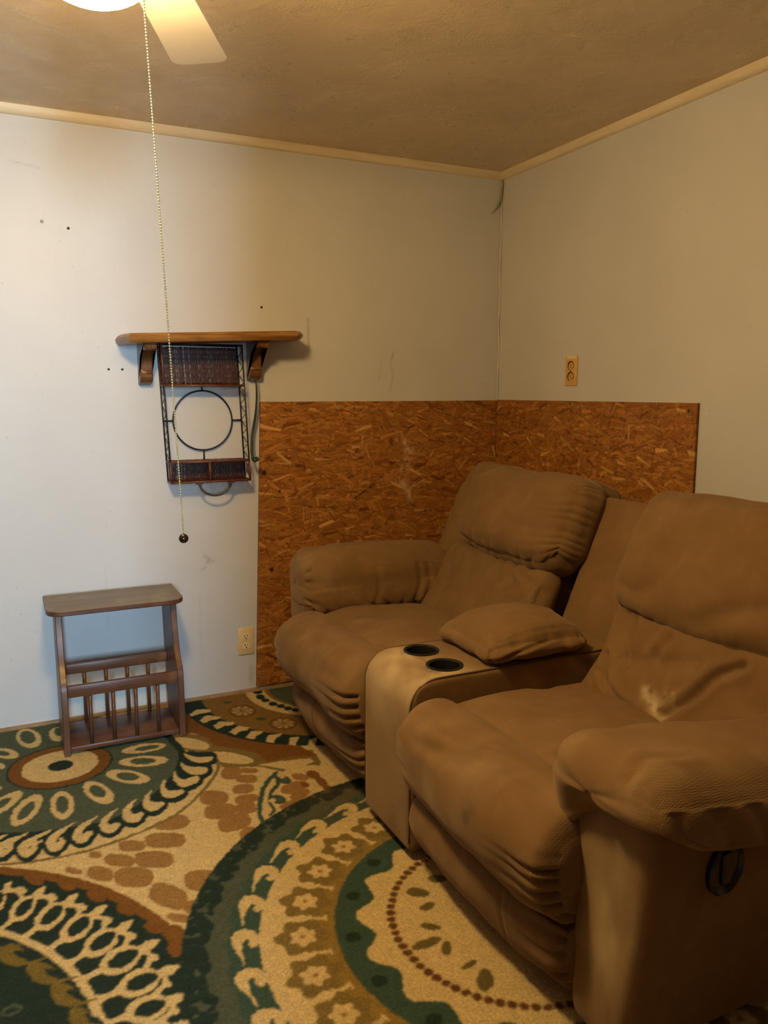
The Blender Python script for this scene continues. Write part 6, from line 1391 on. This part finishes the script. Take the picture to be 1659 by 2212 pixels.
back(-1.085, -0.335, -1.120, -0.470, -1.170, -0.505, 0.262, 0.602, 1, 21, False)
back(-2.215, -1.475, -2.085, -1.440, -2.060, -1.425, 0.212, 0.602, -1, 31, True)

# --- arms
def arm_(yi, yo, near):
    s = 1 if yo > yi else -1
    yc, hy = (yi+yo)/2, abs(yo-yi)/2
    def fb(U, q):
        u, v, w = U.T
        q[:, 1] -= s*0.040*smooth(0.4, -1.0, w)*smooth(-0.6, 1, s*v)
        q[:, 0] += 0.004*np.abs(v)**2*smooth(0, -1, u)
        return q, 0.002*fbm(p3(q[:, 0]*9, q[:, 1]*9, q[:, 2]*9), 5)
    def fa(U, V):
        nn = fbm(p3(V[:, 1]*26, V[:, 0]*26, V[:, 2]*9), 41, 3)
        fr = smooth(-0.93, -1.0, U[:, 0])
        zz = V[:, 2]
        n2 = fbm(p3(V[:, 1]*11, V[:, 0]*5, V[:, 2]*5), 42, 2)
        pale = fr*np.clip(np.exp(-((V[:, 1]+2.165)/0.055)**2-((zz-0.27)/0.15)**2)*(0.60+0.42*nn)+0.14*(0.5+n2), 0, 1)*0.95 if near else np.zeros(len(V))
        return {'pale': pale}
    body = pad('arm', (-0.72 if near else -0.70, yc, 0.305), (0.445 if near else 0.435, hy, 0.275), (0.026, 0.026, 0.05), (60, 40, 60), fb, SOFA, attrs=fa)
    # padded armrest draped over the arm
    if near:
        c, half = (-0.790, -2.150, 0.556), (0.420, 0.165, 0.078)
    else:
        c, half = (-0.815, -0.372, 0.540), (0.330, 0.128, 0.128)
    def fp(U, q):
        u, v, w = U.T
        hx, hy_, hz = half
        q[:, 2] += 0.006*(1-v**2)*smooth(0, 1, w)
        q[:, 2] -= 0.022*smooth(0.1, 1, u)*smooth(0, 1, w)
        th = np.arctan2(q[:, 2]/hz, s*q[:, 1]/hy_)     # 0 outer side, pi/2 top, pi inner side
        low = smooth(0.1, -1, w)
        nose = smooth(-0.72, -1.0, u)
        d = 0.006*fbm(p3(u*3, th, 4.4), 51+near, 2)
        if near:
            # the hem is gathered along the outer side, folds run back from the nose
            q[:, 2] -= 0.13*(q[:, 0]+0.42)
            q[:, 1] += s*0.020*smooth(0.2, -1, w)*smooth(0, 1, s*v)
            q[:, 0] += 0.030*smooth(-0.2, -1, w)*smooth(-0.6, -1, u)*smooth(-0.8, 0.6, s*v)
            q[:, 2] -= 0.070*smooth(0.1, -1, w)*smooth(-0.70, -1, u)*smooth(0.1, -0.9, s*v)
            q[:, 2] += 0.028*smooth(0.0, -1, w)*smooth(-0.50, -0.95, u)*np.exp(-((s*v-0.35)/0.60)**2)+0.012*smooth(0, -1, w)*smooth(0.2, 1, s*v)
            rc = np.where(u < -0.97, smooth(0.55, 0.97, np.maximum(np.abs(v), np.abs(w))), 1.0)
            out_ = smooth(0.1, 0.75, s*v)*smooth(-1.0, -0.75, w)
            for x0, x1_, dp in ((-0.86, -0.78, 0.008), (-0.66, -0.60, 0.009), (-0.60, -0.52, 0.006), (-0.44, -0.40, 0.009), (-0.24, -0.20, 0.008), (-0.12, -0.10, 0.005)):
                d = d+crease(u, w, [(x0-0.03, 0.40), (x0, 0.0), (x1_, -0.55)], dp*0.5, 0.035)*out_*smooth(-0.85, -0.5, w)
            d = d+crease(u, s*v, [(-0.98, 0.45), (-0.80, 0.30), (-0.66, 0.35)], 0.004, 0.06)*smooth(0.3, 0.8, w)
            # turned hem running along the lower edge
            d = d+0.006*np.exp(-((w+0.80)/0.14)**2)*rc
        else:
            q[:, 1] -= s*0.020*smooth(0.2, -1, w)*smooth(0, 1, -s*v)
            d = d+gather(w, (u+1)/2, -1, 0.55, 10, 63, 0.010)*smooth(-0.2, 0.7, -s*v)
            d = d+gather(-u, th/PI+0.5, 1, 0.12, 6, 64, 0.010)*np.where(u < -0.97, smooth(0.55, 0.97, np.maximum(np.abs(v), np.abs(w))), 1.0)
            for x0 in (-0.12, 0.42, 0.55):
                d = d+crease(u, w, [(x0, 0.55), (x0+0.03, -0.1), (x0-0.05, -0.7)], 0.003, 0.03)*smooth(0.2, 0.8, -s*v)
        return q, d
    pad('armrest_pad', c, half, (0.10, 0.105, 0.10) if near else (0.075, 0.10, 0.10), (110, 60, 44), fp, body,
        attrs=lambda U, V: {'pale': 0.16*np.clip(0.25+vnoise(p3(V[:, 0]*16, V[:, 1]*16, V[:, 2]*16), 44), 0, 1)*smooth(-0.2, -1, U[:, 0])})
    if near:
        # recliner handle set into the outer side
        hc = np.array((-0.985, yo-0.002, 0.412))
        rh = MB(); rh.lathe([(0.052, 0.03), (0.052, -0.008), (0.047, -0.012), (0.043, -0.008), (0.040, -0.005), (0.001, -0.005)], (0, 0, 0), 36, 'y')
        rh.xf(lambda p: np.array((p[0]*0.80, p[1], p[2]*1.0)))
        rh.xf(lambda p: hc+np.array((p[0]*math.cos(0.35)+p[2]*math.sin(0.35), p[1], -p[0]*math.sin(0.35)+p[2]*math.cos(0.35))))
        h = rh.build('recline_handle', MAT_BLACK, body, 'auto')
        MB().box(hc+(-0.012, -0.011, -0.03), hc+(0.010, -0.002, 0.032), 0.003).build('lever', MAT_BLACK, h)
arm_(-0.470, -0.285, False)
arm_(-2.052, -2.252, True)

# --- console
CY0, CY1 = -1.4275, -1.1325
CZ = 0.513
def console():
    yc, hy = (CY0+CY1)/2, (CY1-CY0)/2
    x0, x1, z0 = -1.195, -0.36, 0.032
    R = 0.085
    def fc(U, q):
        # roll the front upper corner round
        hx, hz = (x1-x0)/2, (CZ-z0)/2
        a = np.clip((-(hx-R)-q[:, 0])/R, 0, 1); b_ = np.clip((q[:, 2]-(hz-R))/R, 0, 1)
        m = (a > 0) & (b_ > 0)
        a2 = a*np.sqrt(1-b_**2/2); b2 = b_*np.sqrt(1-a**2/2)
        q[m, 0] = -(hx-R)-a2[m]*R; q[m, 2] = (hz-R)+b2[m]*R
        return q, np.zeros(len(q))
    def ca(U, V):
        nn = fbm(p3(V[:, 0]*15, V[:, 1]*9, V[:, 2]*5), 71, 3)
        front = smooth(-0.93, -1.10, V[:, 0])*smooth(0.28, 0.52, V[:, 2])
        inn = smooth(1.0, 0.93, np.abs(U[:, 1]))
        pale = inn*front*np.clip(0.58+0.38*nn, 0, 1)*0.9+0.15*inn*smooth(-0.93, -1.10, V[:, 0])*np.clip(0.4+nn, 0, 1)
        n2 = fbm(p3(V[:, 0]*38, V[:, 1]*38, 0), 73, 3)
        dk = smooth(0.35, 0.75, n2)*0.45*np.exp(-(((V[:, 0]+1.09)/0.035)**2))*smooth(0.49, 0.51, V[:, 2])
        return {'pale': np.clip(pale, 0, 1), 'dark': dk}
    c = ((x0+x1)/2, yc, (CZ+z0)/2)
    o = pad('console', c, ((x1-x0)/2, hy, (CZ-z0)/2), 0.016, (110, 40, 64), fc, SOFA, attrs=ca)
    # holes for the cup holders
    cups = [(-1.045, -1.208), (-1.047, -1.348)]
    for (x, y) in cups:
        cm = MB().lathe([(0.0445, -0.075), (0.0445, 0.05)], (x, y, CZ), 40)
        co = obj('cutter', cm.v, cm.f, None)
        bm = bmesh.new(); bm.from_mesh(co.data); bmesh.ops.recalc_face_normals(bm, faces=bm.faces); bm.to_mesh(co.data); bm.free()
        md = o.modifiers.new('cut', 'BOOLEAN'); md.object = co; md.operation = 'DIFFERENCE'; md.solver = 'EXACT'
        bpy.context.view_layer.update()
        me = bpy.data.meshes.new_from_object(o.evaluated_get(bpy.context.evaluated_depsgraph_get()))
        o.modifiers.clear(); o.data = me; me.name = 'console'
        bpy.data.objects.remove(co)
    for (x, y) in cups:
        MB().lathe([(0.001, -0.068), (0.034, -0.068), (0.038, -0.060), (0.0415, -0.004), (0.0425, 0.001), (0.0475, 0.0045), (0.0515, 0.0035), (0.0525, 0.0008), (0.044, -0.0006), (0.0438, -0.070), (0.001, -0.072)], (x, y, CZ), 48).build('cup_holder', MAT_BLACK, o, 'auto')
    # seams along both edges
    for y in (CY0+0.006, CY1-0.006):
        pts = [(x0-0.0, y, z) for z in np.linspace(0.06, CZ-R, 14)]
        pts += [(x0+R-R*math.cos(t), y, CZ-R+R*math.sin(t)) for t in np.linspace(0, PI/2, 12)[1:]]
        pts += [(x, y, CZ) for x in np.linspace(x0+R, -0.56, 14)[1:]]
        P = np.array(pts); cc = np.array((x0+0.3, y, CZ-0.3)); 
        P[:, 0] = np.where(P[:, 0] < x0+R, P[:, 0]+0.003, P[:, 0]); P[:, 2] -= 0.0032*(P[:, 2] > CZ-0.02)
        MB().tube(P, 0.0028, 6).build('piping', MAT_PIPING, o, True)
    # padded lid
    def fl(U, q):
        u, v, w = U.T
        pin = (1-np.abs(u)**2.4)*(1-np.abs(v)**2.6)
        q[:, 2] += 0.060*pin*smooth(-0.8, 0.9, w)*(1+0.25*u)
        q[:, 0] += 0.010*(1-v**2)*smooth(-0.3, -1, u)
        q[:, 1] *= 1+0.02*np.cos(w*1.5)
        d = 0.006*fbm(p3(u*2.4, v*2.2, 0), 81, 2)*smooth(-0.5, 0.5, w)
        d = d+gather(-v, (u+1)/2, 1, 0.20, 3.5, 82, 0.006)+gather(-u, (v+1)/2, 1, 0.16, 3, 83, 0.004)+gather(u, (v+1)/2, 1, 0.20, 3, 84, 0.008)
        d = d+crease(u, v, [(-0.75, -0.86), (0.0, -0.84), (0.85, -0.80)], 0.0022, 0.02)*smooth(-0.4, 0.3, w)
        d = d+crease(u, w, [(0.15, 0.9), (-0.4, 0.3), (-0.75, -0.3)], 0.006, 0.10)*smooth(-0.5, -1, v)
        return q, d
    pad('console_lid', (-0.783, yc-0.004, CZ+0.031), (0.182, hy+0.006, 0.030), (0.045, 0.05, 0.029), (60, 60, 14), fl, o)
    # upright behind it
    U, q, F = rbox_q((hy-0.004, 0.245, 0.07), 0.018, (30, 44, 12))
    q[:, 2] += 0.006*(1-U[:, 0]**2)*(1-U[:, 1]**2)*smooth(0, 1, U[:, 2])
    V = bw(q+np.array((yc, 0.322, -0.002-0.07)))
    nn = vnormals(V, F)
    if np.sum((V-V.mean(0))*nn) < 0: F = F[:, ::-1]
    obj('console_backrest', V, F, MAT_FAB, o, True)
console()
